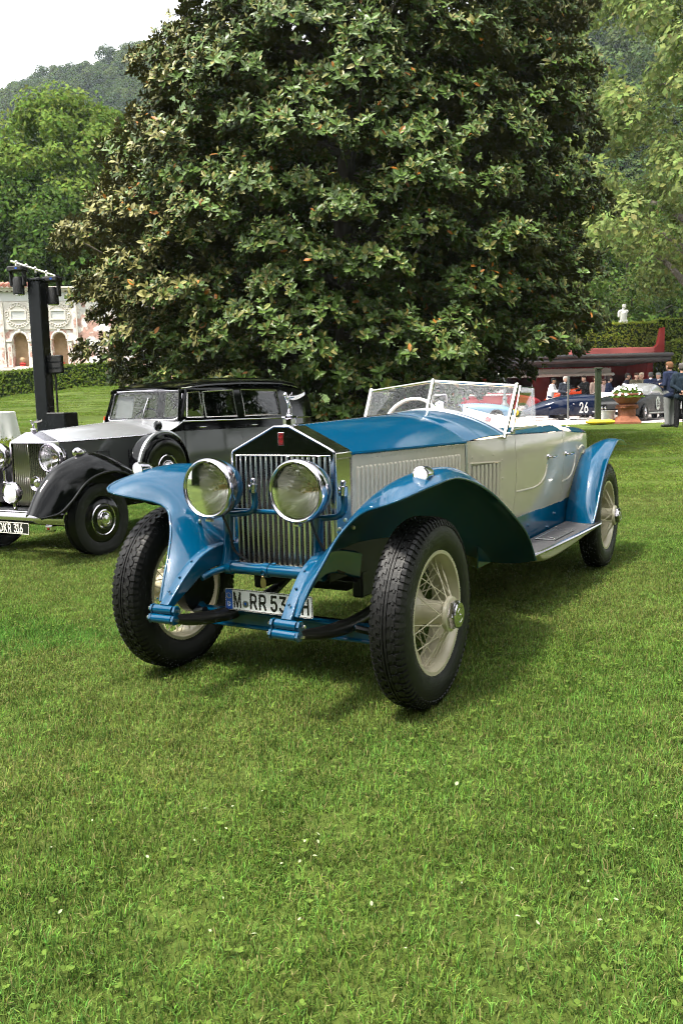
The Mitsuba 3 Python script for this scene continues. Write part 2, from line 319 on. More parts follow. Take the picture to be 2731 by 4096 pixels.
def magnolia():
    t = thing('magnolia_tree', 'huge dark glossy evergreen tree filling the middle behind the two cars', 'tree')
    r = np.random.default_rng(5)
    cl = []
    tries = 0
    while len(cl) < 520 and tries < 60000:
        tries += 1
        z = r.uniform(0.7, 12.2); th = r.uniform(0, 2 * PI); q = r.uniform(0.80, 1.0) if r.random() < 0.72 else r.uniform(0.35, 0.8)
        ex, ey = mag_extent(np.array(z), np.array(th)); x, y = float(ex) * q, float(ey) * q
        R = r.uniform(0.45, 0.80)
        # keep the clump inside the outline
        k = max(0.0, 1 - R * 0.75 / max(math.hypot(float(ex), float(ey)), 0.7)) if q > 0.8 else 1.0
        x, y = x * k, y * k
        if any((x - a) ** 2 + (y - b) ** 2 + 1.9 * (z - c) ** 2 < (0.70 * (R + d)) ** 2 for a, b, c, d in cl): continue
        cl.append((x, y, z, R))
    cl = np.array(cl)
    D, Pp, hid = [], [], []
    for x, y, z, R in cl:
        n = int(76 * (R / 0.62) ** 2)
        d = r.normal(0, 1, (n, 3)); d[:, 2] = np.abs(d[:, 2]) * 0.9 - 0.25; d /= np.linalg.norm(d, axis=1, keepdims=True)
        rad = np.array([R, R, R * 0.62]) * r.uniform(0.72, 1.06, (n, 1))
        out = np.array([x, y, 0.0]); out /= max(np.linalg.norm(out), 0.3)
        p = np.array([MC[0] + x, MC[1] + y, z]) + d * rad - np.array([0, 0, 0.10]) * (np.linalg.norm(d[:, :2], axis=1, keepdims=True) ** 2)
        D.append(d * 0.55 + out * 0.55 + [0, 0, 0.55] + r.normal(0, 0.22, (n, 3))); Pp.append(p)
    D, Pp = np.vstack(D), np.vstack(Pp); n = len(Pp)
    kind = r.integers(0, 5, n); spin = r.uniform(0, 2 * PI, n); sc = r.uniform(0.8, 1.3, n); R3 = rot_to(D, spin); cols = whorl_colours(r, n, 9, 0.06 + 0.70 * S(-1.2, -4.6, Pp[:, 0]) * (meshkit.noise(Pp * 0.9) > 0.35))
    front = np.argsort(Pp[:, 1] + 0.3 * np.abs(Pp[:, 2] - 4)); vis = np.abs(Pp[:, 0] / Pp[:, 1]) < 0.40
    near = [i for i in front if vis[i] and 1.9 < Pp[i, 2] < 8.0][:300]
    rest = np.setdiff1d(np.arange(n), near)
    V, F, Cc, o = [], [], [], 0
    for k in range(5):
        i = rest[kind[rest] == k]; v, f = WH[k]
        w = np.einsum('nij,lpj->nlpi', R3[i], v) * sc[i][:, None, None, None] + Pp[i][:, None, None, :]
        V.append(w.reshape(-1, 3)); F.append((f[None] + (np.arange(len(i)) * v.shape[0] * 7)[:, None, None] + o).reshape(-1, 3)); o += len(V[-1])
        Cc.append(np.repeat(cols[i].reshape(-1, 3), 7, 0))
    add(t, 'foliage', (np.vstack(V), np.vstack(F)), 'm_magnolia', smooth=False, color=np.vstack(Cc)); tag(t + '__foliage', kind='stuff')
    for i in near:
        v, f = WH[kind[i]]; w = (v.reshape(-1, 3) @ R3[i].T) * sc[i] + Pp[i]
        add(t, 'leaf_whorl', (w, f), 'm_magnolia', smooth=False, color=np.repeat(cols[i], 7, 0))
    # trunk and limbs
    tr = spline([(0.1, 0, -0.3), (0.12, 0, 1.5), (0.0, 0.1, 4), (0.15, 0, 7), (0.1, 0, 10.5)], 24); rad = np.interp(tr[:, 2], [-.3, 0.2, 4, 10.5], [0.42, 0.30, 0.22, 0.06])
    gz = float(ground(MC[0], MC[1]))
    add(t, 'trunk', tube(tr + [MC[0], MC[1], gz], rad, 12), 'm_bark')
    for k in range(0, len(cl), 7):
        x, y, z, R = cl[k]; z0 = max(0.9, z - 0.45 * math.hypot(x, y)); a = np.array([MC[0] + 0.05, MC[1], z0]); b = np.array([MC[0] + x, MC[1] + y, z - 0.1])
        m = (a + b) / 2 + [0, 0, -0.25]
        add(t, 'limb', tube(spline([a, m, b], 8), np.linspace(0.09, 0.02, 8), 6), 'm_bark')
magnolia()

def leaf_cloud(r, P, D, size, base, jit=0.3, aspect=0.6):
    """two-triangle leaf faces at P facing D"""
    n = len(P); R3 = rot_to(D, r.uniform(0, 2 * PI, n)); s = size * r.uniform(0.6, 1.4, n)
    q = np.array([[-.5, 0, 0], [0, -.5 * aspect, 0.06], [.5, 0, 0], [0, .5 * aspect, 0.06]])
    V = np.einsum('nij,pj->npi', R3, q) * s[:, None, None] + P[:, None]
    F = (np.array([[0, 1, 2], [0, 2, 3]])[None] + np.arange(n)[:, None, None] * 4).reshape(-1, 3)
    c = np.asarray(base) * r.uniform(1 - jit, 1 + jit, (n, 1)) * (1 + r.normal(0, 0.08, (n, 3)))
    return (V.reshape(-1, 3), F), np.clip(np.repeat(c, 4, 0), 0.003, 0.9)
def crown_points(r, ext, nclump, nleaf, clump=0.9, shell=0.75, low=0.0):
    """clumps in a body given by ext(h in 0..1) -> radius factor; unit height and radius; returns points and directions"""
    P, D = [], []
    for _ in range(nclump):
        h = r.uniform(low, 1) ** 0.9; th = r.uniform(0, 2 * PI); q = r.uniform(shell, 1.0) if r.random() < 0.75 else r.uniform(0.1, shell)
        e = ext(h); c = np.array([e * q * math.cos(th), e * q * math.sin(th), h]); P.append(c)
    return np.array(P)
def tree(name, label, at, H, W, base, seed, ext, nclump=90, nleaf=260, clump=1.1, leaf=0.22, z0=None, group=None, limbs=14, trunk_r=0.25, low=0.12, trunk_top=0.9, lean=0.0):
    r = np.random.default_rng(seed); t = thing(name, label, 'tree', group)
    gz = float(ground(*at)) if z0 is None else z0; o = np.array([at[0], at[1], gz])
    c = crown_points(r, ext, nclump, nleaf, low=low) * [W, W, H]
    P, D = [], []
    for k in c:
        n = nleaf; d = r.normal(0, 1, (n, 3)); d /= np.linalg.norm(d, axis=1, keepdims=True); s = clump * r.uniform(0.65, 1.25)
        p = k + d * np.array([s, s, s * 0.8]) * (r.random((n, 1)) ** 0.45); P.append(p)
        D.append(d + 0.4 * np.array([k[0], k[1], 0]) / max(W, .1) + [0, 0, 0.5] + r.normal(0, 0.5, (n, 3)))
    P, D = np.vstack(P), np.vstack(D); P[:, 2] = np.maximum(P[:, 2], 0.3)
    m, col = leaf_cloud(r, P + o, D, leaf, base)
    add(t, 'crown', m, 'm_leaf', smooth=False, color=col); tag(t + '__crown', kind='stuff')
    tr = spline([(0, 0, -0.3), (0.1, 0, H * 0.3), (lean - 0.1, 0.1, H * 0.6), (lean, 0, H * trunk_top)], 14)
    add(t, 'trunk', tube(tr + o, np.interp(np.linspace(0, 1, 14), [0, 1], [trunk_r, trunk_r * 0.2]), 9), 'm_bark')
    for k in range(limbs):
        b = c[k * len(c) // limbs]; h0 = max(H * 0.15, b[2] - 0.5 * math.hypot(b[0], b[1])); i = np.argmin(np.abs(tr[:, 2] - h0)); a = tr[i]
        add(t, 'limb', tube(spline([a + o, (a + b) / 2 + o + [0, 0, 0.08 * H * 0.3], b + o], 7), np.linspace(trunk_r * 0.42, trunk_r * 0.08, 7), 6), 'm_bark')
    return t
full = lambda h: math.sin(PI * min(max(h, 0.02), 0.985)) ** 0.4
oval = lambda h: math.sin(PI * min(max(h, 0.02), 0.98)) ** 0.6
poplar = lambda h: (min(1.0, h / 0.22) * (1 - h) ** 0.45 + 0.06)
def at_px(px_, y): return ((px_ * 1.74171 - 1365.5) / 3337 * y + 0.0, y)
LG = (0.155, 0.225, 0.048)
tree('broadleaf_tree', 'tall pale green tree, highest of the row behind the left lawn', at_px(190, 52), 17.0, 5.0, LG, 21, full, 190, 240, 1.25, 0.30, group=None)
tree('broadleaf_tree', 'tall green tree at the left edge of the photograph behind the mosaic wall', at_px(52, 56), 15.8, 5.0, (0.135, 0.200, 0.045), 22, full, 120, 240, 1.25, 0.30)
tree('broadleaf_tree', 'green tree rising between the tallest left tree and the dark evergreen', at_px(285, 60), 19.0, 4.6, (0.130, 0.200, 0.042), 23, oval, 120, 240, 1.25, 0.30)
tree('broadleaf_tree', 'darker lower tree at far left just above the mosaic wall', at_px(10, 49), 12.5, 5.0, (0.080, 0.140, 0.032), 24, oval, 120, 240, 1.2, 0.28)
tree('broadleaf_tree', 'dark lower tree behind the tiled end of the mosaic wall', at_px(150, 50), 12.5, 4.6, (0.080, 0.138, 0.032), 25, oval, 110, 240, 1.2, 0.28)
tree('plane_tree', 'tall pale leafy tree with grey limbs at the right edge', (14.6, 35.0), 18.0, 6.2, (0.20, 0.255, 0.085), 26, lambda h: 0.35 + 0.75 * math.sin(PI * min(h, 0.98)) ** 0.7, 210, 190, 1.0, 0.26, limbs=9, trunk_r=0.40, low=0.29, lean=0.6)
tree('plane_tree', 'pale green tree seen past the right side of the dark evergreen', (10.8, 50.0), 16.5, 4.6, (0.16, 0.22, 0.065), 27, oval, 120, 200, 1.1, 0.27, low=.25)
tree('plane_tree', 'green tree low behind the clipped hedge and the white statue', (18.5, 54.0), 13.0, 7.5, (0.105, 0.165, 0.040), 28, oval, 130, 220, 1.3, 0.27, low=0.0)
# trees behind the photographer, which the chrome and the paintwork mirror
for k, (x, y, H, W) in enumerate(((-9, -16, 15, 5.6), (1.5, -17, 18, 7.0), (12.5, -13, 16, 6.2), (22, -3, 13, 5.0), (17, 9, 14, 5.5), (21, 17, 14, 5.5), (-20, -7, 15, 5.5))):
    tree('park_tree', ('leafy park tree behind the photographer on the left', 'tallest leafy park tree behind the photographer', 'leafy park tree behind the photographer on the right', 'leafy park tree outside the frame at right', 'leafy park tree outside the frame beside the parked cars', 'leafy park tree outside the frame near the drive', 'leafy park tree outside the frame on the left')[k], (x, y), H, W, (0.045, 0.080, 0.018), 40 + k, oval, 130, 110, 1.6, 0.55, limbs=8, low=0.24, trunk_r=.35)

# ------------------------------------------------------------------ hill and its wood
def hill_z(x, y):
    d = np.hypot(x, y); a = x / np.maximum(y, 1.0)
    top = np.interp(a, [-0.75, -0.41, -0.31, -0.2, 0.15, 0.45, 0.8], [0.29, 0.326, 0.362, 0.405, 0.44, 0.46, 0.34])
    d1 = np.interp(a, [-0.3, 0.2], [430.0, 260.0]); d0 = np.interp(a, [-0.3, 0.2], [130.0, 60.0])
    return top * d1 * np.clip((d - d0) / (d1 - d0), 0, 1) ** 1.15 + 1.0
aa = np.linspace(-0.85, 0.85, 70); dd = np.linspace(55, 470, 40)
A, Dd = np.meshgrid(aa, dd, indexing='ij'); HX, HY = Dd * np.sin(np.arctan(A)), Dd * np.cos(np.arctan(A))
HZ = hill_z(HX, HY) - 0.8 + (meshkit.fbm(np.stack([HX / 30, HY / 30, HX * 0], -1)) - 0.5) * 6 * S(60, 140, Dd)
def hillcol(p, n, uv): return mikit.mix((0.035, 0.06, 0.02), (0.075, 0.105, 0.04), mikit.fbm(p.x * .2, p.y * .2, p.z * .2))
pri('m_hill', mikit.proc(hillcol), 1.0, spec=0.0)
add(None, 'hill', grid(np.stack([HX, HY, HZ], -1)), 'm_hill', smooth=True); tag('hill', 'steep wooded hill rising behind the gardens', kind='structure')
WOOD = []
for k in range(4):
    r = np.random.default_rng(70 + k); c = crown_points(r, oval, 26, 0) * [0.5, 0.5, 1.0]; P, D = [], []
    for q in c:
        d = r.normal(0, 1, (90, 3)); d /= np.linalg.norm(d, axis=1, keepdims=True); P.append(q + d * 0.17); D.append(d + [0, 0, .5] + r.normal(0, .4, (90, 3)))
    m, col = leaf_cloud(r, np.vstack(P), np.vstack(D), 0.085, ((0.065, 0.10, 0.040), (0.08, 0.118, 0.045), (0.050, 0.08, 0.036), (0.10, 0.135, 0.050))[k])
    scene['wood_crown_%d' % k] = {'type': 'shapegroup', 'leaves': mikit.ply(m, 'm_leaf', color=col)}; WOOD.append('wood_crown_%d' % k)
wi = 0
r = np.random.default_rng(81)
for n_, a0, a1, d0, d1, s0, s1 in ((620, -0.47, -0.20, 140, 440, 7.0, 11.0), (130, 0.16, 0.46, 62, 250, 8.0, 12.0), (90, 0.16, 0.46, 60, 120, 6.0, 9.0)):
    for _ in range(n_):
        a = math.atan(r.uniform(a0, a1)); d = math.sqrt(r.uniform(d0 ** 2, d1 ** 2)); x, y = d * math.sin(a), d * math.cos(a); s = r.uniform(s0, s1); wi += 1
        scene['far_wood__%04d' % wi] = {'type': 'instance', 'g': {'type': 'ref', 'id': WOOD[r.integers(0, 4)]}, 'to_world': T().translate([x, y, float(hill_z(x, y)) - 0.45 * s]) @ T().rotate([0, 0, 1], r.uniform(0, 360)) @ T().scale([s, s, s * r.uniform(.8, 1.15)])}
tag('far_wood', 'dense wood covering the steep hillside', 'wood', kind='stuff')
# ------------------------------------------------------------------ the blue and cream open car (local axes: x to its left, y to its rear, z up)
CAR = T().translate([-0.2668, 4.1008, 0.0]) @ T().rotate([0, 0, 1], -math.degrees(0.5127))
car = thing('open_car', 'blue and cream vintage open touring car with big round headlamps on the lawn', 'car')
def A(name, mesh, mat, smooth=35, parent=None, **kw): return add(parent or car, name, mesh, mat, smooth, CAR, **kw)
def W(u): return np.interp(u, [0.0, 0.115, 0.7, 1.28, 1.8, 2.1, 2.6, 3.2, 3.8, 4.1, 4.3, 4.45, 4.56], [.30, .305, .375, .447, .520, .545, .565, .565, .550, .515, .46, .38, .26])
def ZT(u): return np.interp(u, [0.115, 1.28, 2.0, 3.1, 4.2, 4.45, 4.56], [1.157, 1.157, 1.174, 1.160, 1.100, 1.05, 1.0])
def sideX(u, z): return W(u) - 0.03 * ((z - 0.95) / 0.35) ** 2 * S(0.9, 1.8, u)
def side_panel(u0, u1, z0, z1, n=24, m=10, t=0.006, out=0.0):
    """a piece of the body side; z0, z1: numbers or functions of u"""
    u = np.linspace(u0, u1, n); P = np.zeros((n, m, 3))
    for i, k in enumerate(u):
        a = z0(k) if callable(z0) else z0; b = z1(k) if callable(z1) else z1
        z = np.linspace(a, b, m); P[i] = np.c_[sideX(k, z) + out, z * 0 + k, z]
    return thick(P, t)
def both(name, m, mat, smooth=35, parent=None):
    a = A(name, m, mat, smooth, parent); b = A(name, mirror(m), mat, smooth, parent); return a, b
def zc(u): return np.interp(u, [0.115, 1.29, 1.80], [1.293, 1.328, 1.348])
def pw_(u): return np.interp(u, [0.115, 0.5, 1.29, 1.8], [1.12, 1.35, 1.9, 2.05])
def hoodP(u, t): return np.array([W(u) * t, u, zc(u) - (zc(u) - ZT(u)) * t ** pw_(u)])
# bonnet
bt = np.array([[hoodP(u, t) for t in np.linspace(0.012, 1, 15)] for u in np.linspace(0.118, 1.282, 16)])
both('bonnet_top', thick(bt, 0.005), 'm_blue', 40)
A('bonnet_hinge', tube([(0, u, zc(u) + 0.003) for u in np.linspace(0.118, 1.28, 8)], 0.006, 8), 'm_chrome')
both('bonnet_edge', tube([(W(u) + 0.002, u, ZT(u) - 0.004) for u in np.linspace(0.118, 1.28, 10)], 0.006, 8), 'm_blue')
bs = side_panel(0.118, 1.275, 0.70, lambda u: float(ZT(u)) - 0.012, 14, 5)
sideL, sideR = both('bonnet_side', bs, 'm_cream')
rv = []
for k in range(26):
    u = 0.16 + k * 0.0435
    rv += [ball((W(u) + 0.001, u, ZT(u) - 0.028), 0.0042, 4), ball((0.014, u, zc(u) + 0.001), 0.0038, 4), ball((-0.014, u, zc(u) + 0.001), 0.0038, 4)]
A('rivet', cat(*rv), 'm_nickel'); tag(car + '__rivet', kind='stuff')
lv = []
for k in range(28):
    u = 0.165 + k * 0.0382; w = float(W(u)); z1, z0 = 1.078, 0.78
    pts = [(w - 0.001, u, z0)] + [(w - 0.001, u, z) for z in np.linspace(z0, z1, 4)[1:]] + [(w - 0.005, u, z1 + 0.008), (w - 0.006, u, z1 + 0.012)]
    lv = tube(pts, [0.0125, 0.0125, 0.0125, 0.0125, 0.009, 0.002], 10)
    A('louvre', lv, 'm_cream', 40, sideL); A('louvre', mirror(lv), 'm_cream', 40, sideR)
both('bonnet_strip', side_panel(1.278, 1.300, 0.62, lambda u: float(ZT(u)), 3, 8, 0.01, 0.004), 'm_steel')
both('bonnet_strip', tube([hoodP(1.29, t) + [0, 0, 0.002] for t in np.linspace(0, 1, 14)], 0.008, 8), 'm_blue')
# scuttle
def baseP(t): return np.array([0.522 * t, 1.739 + 0.055 * t, 1.347 - 0.168 * t ** 2.05])
sc = np.zeros((8, 15, 3))
for j, t in enumerate(np.linspace(0, 1, 15)):
    a, b = hoodP(1.302, t), baseP(t) + [0, 0.03, -0.004]
    for i, s in enumerate(np.linspace(0, 1, 8)): sc[i, j] = a * (1 - s) + b * s + [0, 0, 0.010 * math.sin(PI * s)]
both('scuttle', thick(sc, 0.006), 'm_blue', 40)
seam = tube([sc[3, j] + [0, 0, 0.002] for j in range(6, 15)], 0.004, 6)
both('scuttle_seam', seam, 'm_blue')
ztop = lambda u: float(ZT(u)) - 0.002
for u0, u1, z0, z1 in ((1.303, 1.3435, 0.62, ztop), (1.3445, 1.7155, 0.62, 0.7445), (1.3445, 1.7155, 1.0085, ztop), (1.7165, 1.985, 0.62, ztop)):     # four pieces round the ventilator opening
    both('cowl_side', side_panel(u0, u1, z0, z1, 8, 8), 'm_cream')
# ventilator in the cowl side
def on_side(u, z, o=0.0): return np.array([float(sideX(u, z)) + o, u, z])
fr = [on_side(u, z, 0.003) for u, z in ((1.335, 1.022), (1.725, 1.010), (1.725, 0.74), (1.335, 0.74), (1.335, 1.022))]
vg = A('ventilator', tube(fr, 0.005, 6), 'm_cream')
A('recess', side_panel(1.335, 1.725, 0.735, 1.018, 6, 4, 0.002, -0.07), 'm_cream', 35, vg)
for k in range(7):
    u = 1.372 + k * 0.0525
    A('slat', thick(np.array([[on_side(u - 0.006, z, -0.050), on_side(u - 0.004, z, 0.004), on_side(u + 0.014, z, 0.006)] for z in np.linspace(0.748, 1.006, 4)]), 0.004), 'm_cream', 30, vg)
A('bolt', cat(*[ball(on_side(u, z, 0.001), 0.006, 5) for u, z in ((1.36, 1.06), (1.50, 1.06), (1.64, 1.06), (1.31, 1.03), (1.76, 1.02), (1.765, 0.90), (1.76, 0.77), (1.315, 0.9))]), 'm_cream'); tag(car + '__bolt', kind='stuff')
# doors and rear quarter: three panels with open joints between them, beads round the doors
dr_ = A('door', side_panel(1.990, 3.098, lambda u: 0.605, lambda u: float(ZT(u)) - 0.003, 26, 12), 'm_cream')
A('bead', tube(spline([on_side(u, z, 0.001) for u, z in ((1.995, 0.790), (2.15, 0.788), (2.36, 0.788), (2.50, 0.81), (2.59, 0.86), (2.625, 0.93))], 24), 0.006, 8), 'm_cream', 40, dr_)
d2 = A('door', side_panel(3.104, 3.62, lambda u: 0.600, lambda u: float(ZT(u)) - 0.003, 14, 12), 'm_cream')
A('bead', tube(spline([on_side(u, z, 0.001) for u, z in ((3.09, 0.768), (3.25, 0.772), (3.38, 0.80), (3.47, 0.87), (3.50, 0.95))], 20), 0.006, 8), 'm_cream', 40, d2)
for d, u, z in ((dr_, 2.655, 0.985), (d2, 3.165, 0.977)):
    b = on_side(u, z)
    A('handle', cat(lathe([(0, .012), (.017, .010), (.022, .002), (.022, 0)], 14, (1, 0, 0), b), rod(b, b + [0.035, 0, 0], 0.008), tube([b + [0.035, -0.012, 0], b + [0.038, 0.03, 0], b + [0.036, 0.10, 0.002], b + [0.034, 0.125, 0.004]], [0.008, 0.010, 0.008, 0.004], 10)), 'm_chrome', 40, d)
A('quarter_panel', side_panel(3.624, 4.56, lambda u: 0.60 + 0.20 * float(S(3.9, 4.56, u)), lambda u: float(ZT(u)) - 0.003, 26, 12), 'm_cream')
A('body_side', mirror(side_panel(1.303, 4.56, lambda u: 0.62 + 0.18 * float(S(3.9, 4.56, u)), lambda u: float(ZT(u)) - 0.003, 50, 12)), 'm_cream')
# door pull strap seen beside the rear wing
A('strap_loop', tube(spline([on_side(3.60, 0.985, 0.002), on_side(3.66, 1.02, .02), on_side(3.72, 0.99, .03), on_side(3.70, 0.95, .02)], 10), 0.008, 8), 'm_cream')
# top rail and decks
def rail(u0, u1, n, inner, dz):
    P = np.zeros((n, 7, 3))
    for i, u in enumerate(np.linspace(u0, u1, n)):
        w, z = float(sideX(u, ZT(u))), float(ZT(u))
        for j, s in enumerate(np.linspace(0, 1, 7)): P[i, j] = (w - inner * s, u, z + dz * math.sin(s * PI / 2) ** 0.8)
    return thick(P[:, ::-1], 0.008)
both('top_rail', rail(1.80, 3.02, 24, 0.085, 0.040), 'm_blue', 40)
dk = np.zeros((18, 21, 3))
for i, u in enumerate(np.linspace(2.985, 3.42, 18)):
    w, z = float(sideX(u, ZT(u))), float(ZT(u))
    for j, s in enumerate(np.linspace(-1, 1, 21)): dk[i, j] = (w * s, u, z + 0.052 * (1 - abs(s) ** 2.6))
A('mid_deck', thick(dk[:, ::-1], 0.008), 'm_blue', 40)
both('top_rail', rail(3.42, 4.02, 14, 0.085, 0.040), 'm_blue', 40)
dk = np.zeros((18, 21, 3))
for i, u in enumerate(np.linspace(4.0, 4.565, 18)):
    w, z = float(sideX(u, ZT(u))), float(ZT(u))
    for j, s in enumerate(np.linspace(-1, 1, 21)): dk[i, j] = (w * s, u, z + 0.045 * (1 - abs(s) ** 2.6) * (1 - 0.5 * i / 17))
A('tail_deck', thick(dk[:, ::-1], 0.008), 'm_blue', 40)
tb = np.array([[(x * float(W(4.56)) / 1.0, 4.565 + 0.03 * (1 - x * x), z) for x in np.linspace(-1, 1, 9)] for z in np.linspace(0.80, 1.0, 5)])
A('tail_panel', thick(tb, 0.006), 'm_cream', 40)
# inner tub
A('inner_tub', cat(box((0, 2.95, 0.58), (1.0, 2.4, 0.03)), box((0, 1.74, 0.87), (0.92, 0.02, 0.56)), box((0, 3.05, 0.84), (0.98, 0.06, 0.50)), box((0, 4.05, 0.84), (0.9, 0.04, 0.44)),
                 side_panel(1.80, 4.0, 0.60, lambda u: float(ZT(u)) - 0.005, 20, 4, 0.02, -0.02), mirror(side_panel(1.80, 4.0, 0.60, lambda u: float(ZT(u)) - 0.005, 20, 4, 0.02, -0.02))), 'm_black_leather')
# seats: rolls of leather
def seat_rolls(u, ztop, halfw, n, droop):
    out = []
    for k in range(n):
        x = -halfw + (k + 0.5) * 2 * halfw / n; q = abs(x) / halfw; zt = ztop - droop * q ** 3
        pts = spline([(x, u - 0.16, 0.80), (x, u - 0.10, zt - 0.12), (x * 0.99, u - 0.03, zt - 0.015), (x * 0.985, u + 0.05, zt), (x * 0.98, u + 0.11, zt - 0.07), (x * 0.98, u + 0.12, zt - 0.2)], 16)
        out.append(tube(pts, 2 * halfw / n * 0.53, 10))
    return out
fs = A('front_seat', cat(box((0, 2.76, 0.90), (0.92, 0.10, 0.5), bevel=0.02), box((0, 2.5, 0.72), (0.94, 0.5, 0.16), bevel=0.05)), 'm_leather')
for m in seat_rolls(2.78, 1.25, 0.475, 10, 0.075): A('leather_roll', m, 'm_leather', 50, fs)
rs = A('rear_seat', box((0, 3.80, 0.86), (0.86, 0.12, 0.44), bevel=0.02), 'm_leather')
for m in seat_rolls(3.86, 1.165, 0.44, 10, 0.05): A('leather_roll', m, 'm_leather', 50, rs)
for s in (1, -1):
    for k in range(6):
        u = 2.15 + k * 0.115; w = float(sideX(u, 1.1)) - 0.075
        A('door_trim_roll', tube(spline([(s * w, u, 0.75), (s * w, u + 0.01, 1.05), (s * (w - 0.005), u + 0.03, 1.15), (s * (w + 0.005), u + 0.05, 1.185)], 9), 0.050, 8), 'm_leather', 50)
# windscreen: a shallow V of two panes
def topP(t): return np.array([0.54 * t, 1.852 + 0.133 * t, 1.542 - 0.048 * t])
ws = A('windscreen', tube([baseP(0) + [0, 0, 0.0], topP(0) + [0, 0, 0.012]], 0.013, 8), 'm_nickel')
for s in (1, -1):
    sg = np.array([s, 1, 1])
    gl = np.array([[(baseP(t) * (1 - q) + topP(t) * q) * sg for t in np.linspace(0.02, 0.975, 10)] for q in np.linspace(0.03, 0.965, 3)])
    A('pane', grid(gl), 'm_glass', True, ws)
    A('frame', cat(tube([topP(t) * sg for t in np.linspace(0, 1, 5)], 0.011, 8), tube([baseP(1) * sg + [0, -0.02, -0.02], topP(1) * sg + [0, 0.004, 0.014]], 0.0145, 8)), 'm_nickel', 40, ws)
    A('rubber_foot', tube([baseP(t) * sg + [0, 0.004, 0.006] for t in np.linspace(0, 0.98, 16)], [0.012] * 16, 8), 'm_steel', 40, ws)
    # side wings
    a, b = np.array([0.548 * s, 1.862, 1.205]), np.array([0.552 * s, 2.018, 1.488]); c, d = np.array([0.556 * s, 2.38, 1.212]), np.array([0.545 * s, 2.36, 1.486])
    wg = A('side_screen', cat(tube([a - [0, 0.012, 0.02], b + [0, 0.004, 0.008]], 0.0085, 8), rod(a + [0, 0, 0.006], c + [0, 0, 0.006], 0.009)), 'm_nickel')
    A('pane', grid(np.array([[a, c], [b, d]])), 'm_side_glass', False, wg)
    A('edge', rod(b, d, 0.0035, 6), 'm_black', 35, wg)
    A('foot', cat(box((0.548 * s, 1.83, 1.187), (0.03, 0.10, 0.016), bevel=0.004), box((0.55 * s, 1.86, 1.196), (0.022, 0.05, 0.02), bevel=0.004)), 'm_chrome', 35, ws)
A('mirror', cat(box((0.055, 1.825, 1.425), (0.11, 0.022, 0.058), bevel=0.008), tube([(0.0, 1.80, 1.355), (-0.005, 1.80, 1.40), (0.03, 1.82, 1.425)], 0.006, 8)), 'm_chrome')
sw_ = A('steering_wheel', tube([(-0.27 + 0.205 * math.cos(a), 2.06 + 0.205 * math.sin(a) * 0.42, 1.245 + 0.205 * math.sin(a) * 0.91) for a in np.linspace(0, 2 * PI, 40, endpoint=False)], 0.013, 8, closed=True), 'm_letter_white')
A('hub', cat(rod((-0.27, 1.75, 1.08), (-0.27, 2.06, 1.245), 0.018), *[rod((-0.27, 2.05, 1.24), (-0.27 + 0.2 * math.cos(a), 2.06 + 0.2 * math.sin(a) * 0.42, 1.245 + 0.2 * math.sin(a) * 0.91), 0.008) for a in (0.3, 2.84, 4.7)]), 'm_steel', 35, sw_)
# windscreen card
cd = np.array([[(0.20 + 0.20 * a, 1.86 + 0.03 * a + 0.05 * b, 1.305 - 0.055 * a + 0.055 * b) for a in np.linspace(0, 1, 4)] for b in np.linspace(0, 1, 3)])
cdk = A('paper_card', thick(cd, 0.0015), 'm_card')
A('red_mark', thick(cd[0:2, 2:3].repeat(2, 1) + np.array([[[0.02, 0.006, 0.002], [0.055, 0.011, -0.008]]] * 2), 0.001), 'm_enamel', 35, cdk)
# chassis valance and bolts
both('chassis_valance', thick(np.array([[(0.535, u, z) for z in np.linspace(0.40, 0.612, 4)] for u in np.linspace(1.25, 3.50, 14)]), 0.008), 'm_blue')
A('valance_bolt', cat(*[lathe([(0, .014), (.012, .012), (.012, 0)], 6, (1, 0, 0), (0.535, u, z)) for u, z in ((2.25, 0.53), (2.95, 0.53), (2.1, .46), (2.75, .45))]), 'm_blue'); tag(car + '__valance_bolt', kind='stuff')
# chassis rails, exhaust and underside
both('chassis_rail', box((0.30, 2.1, 0.50), (0.06, 3.9, 0.14), bevel=0.01), 'm_darkpaint')
A('gearbox', cat(hull([(x, y, z) for x in (-.12, .12) for y in (1.3, 2.2) for z in (.30, .52)]), rod((0, 2.2, .42), (0, 3.6, .42), 0.04), ball((0, 3.67, .42), 0.15, 8), rod((-.6, 3.67, .4387), (.6, 3.67, .4387), 0.045)), 'm_matt_black')
A('engine', box((0, .75, .72), (.36, .9, .62), bevel=.05), 'm_matt_black')
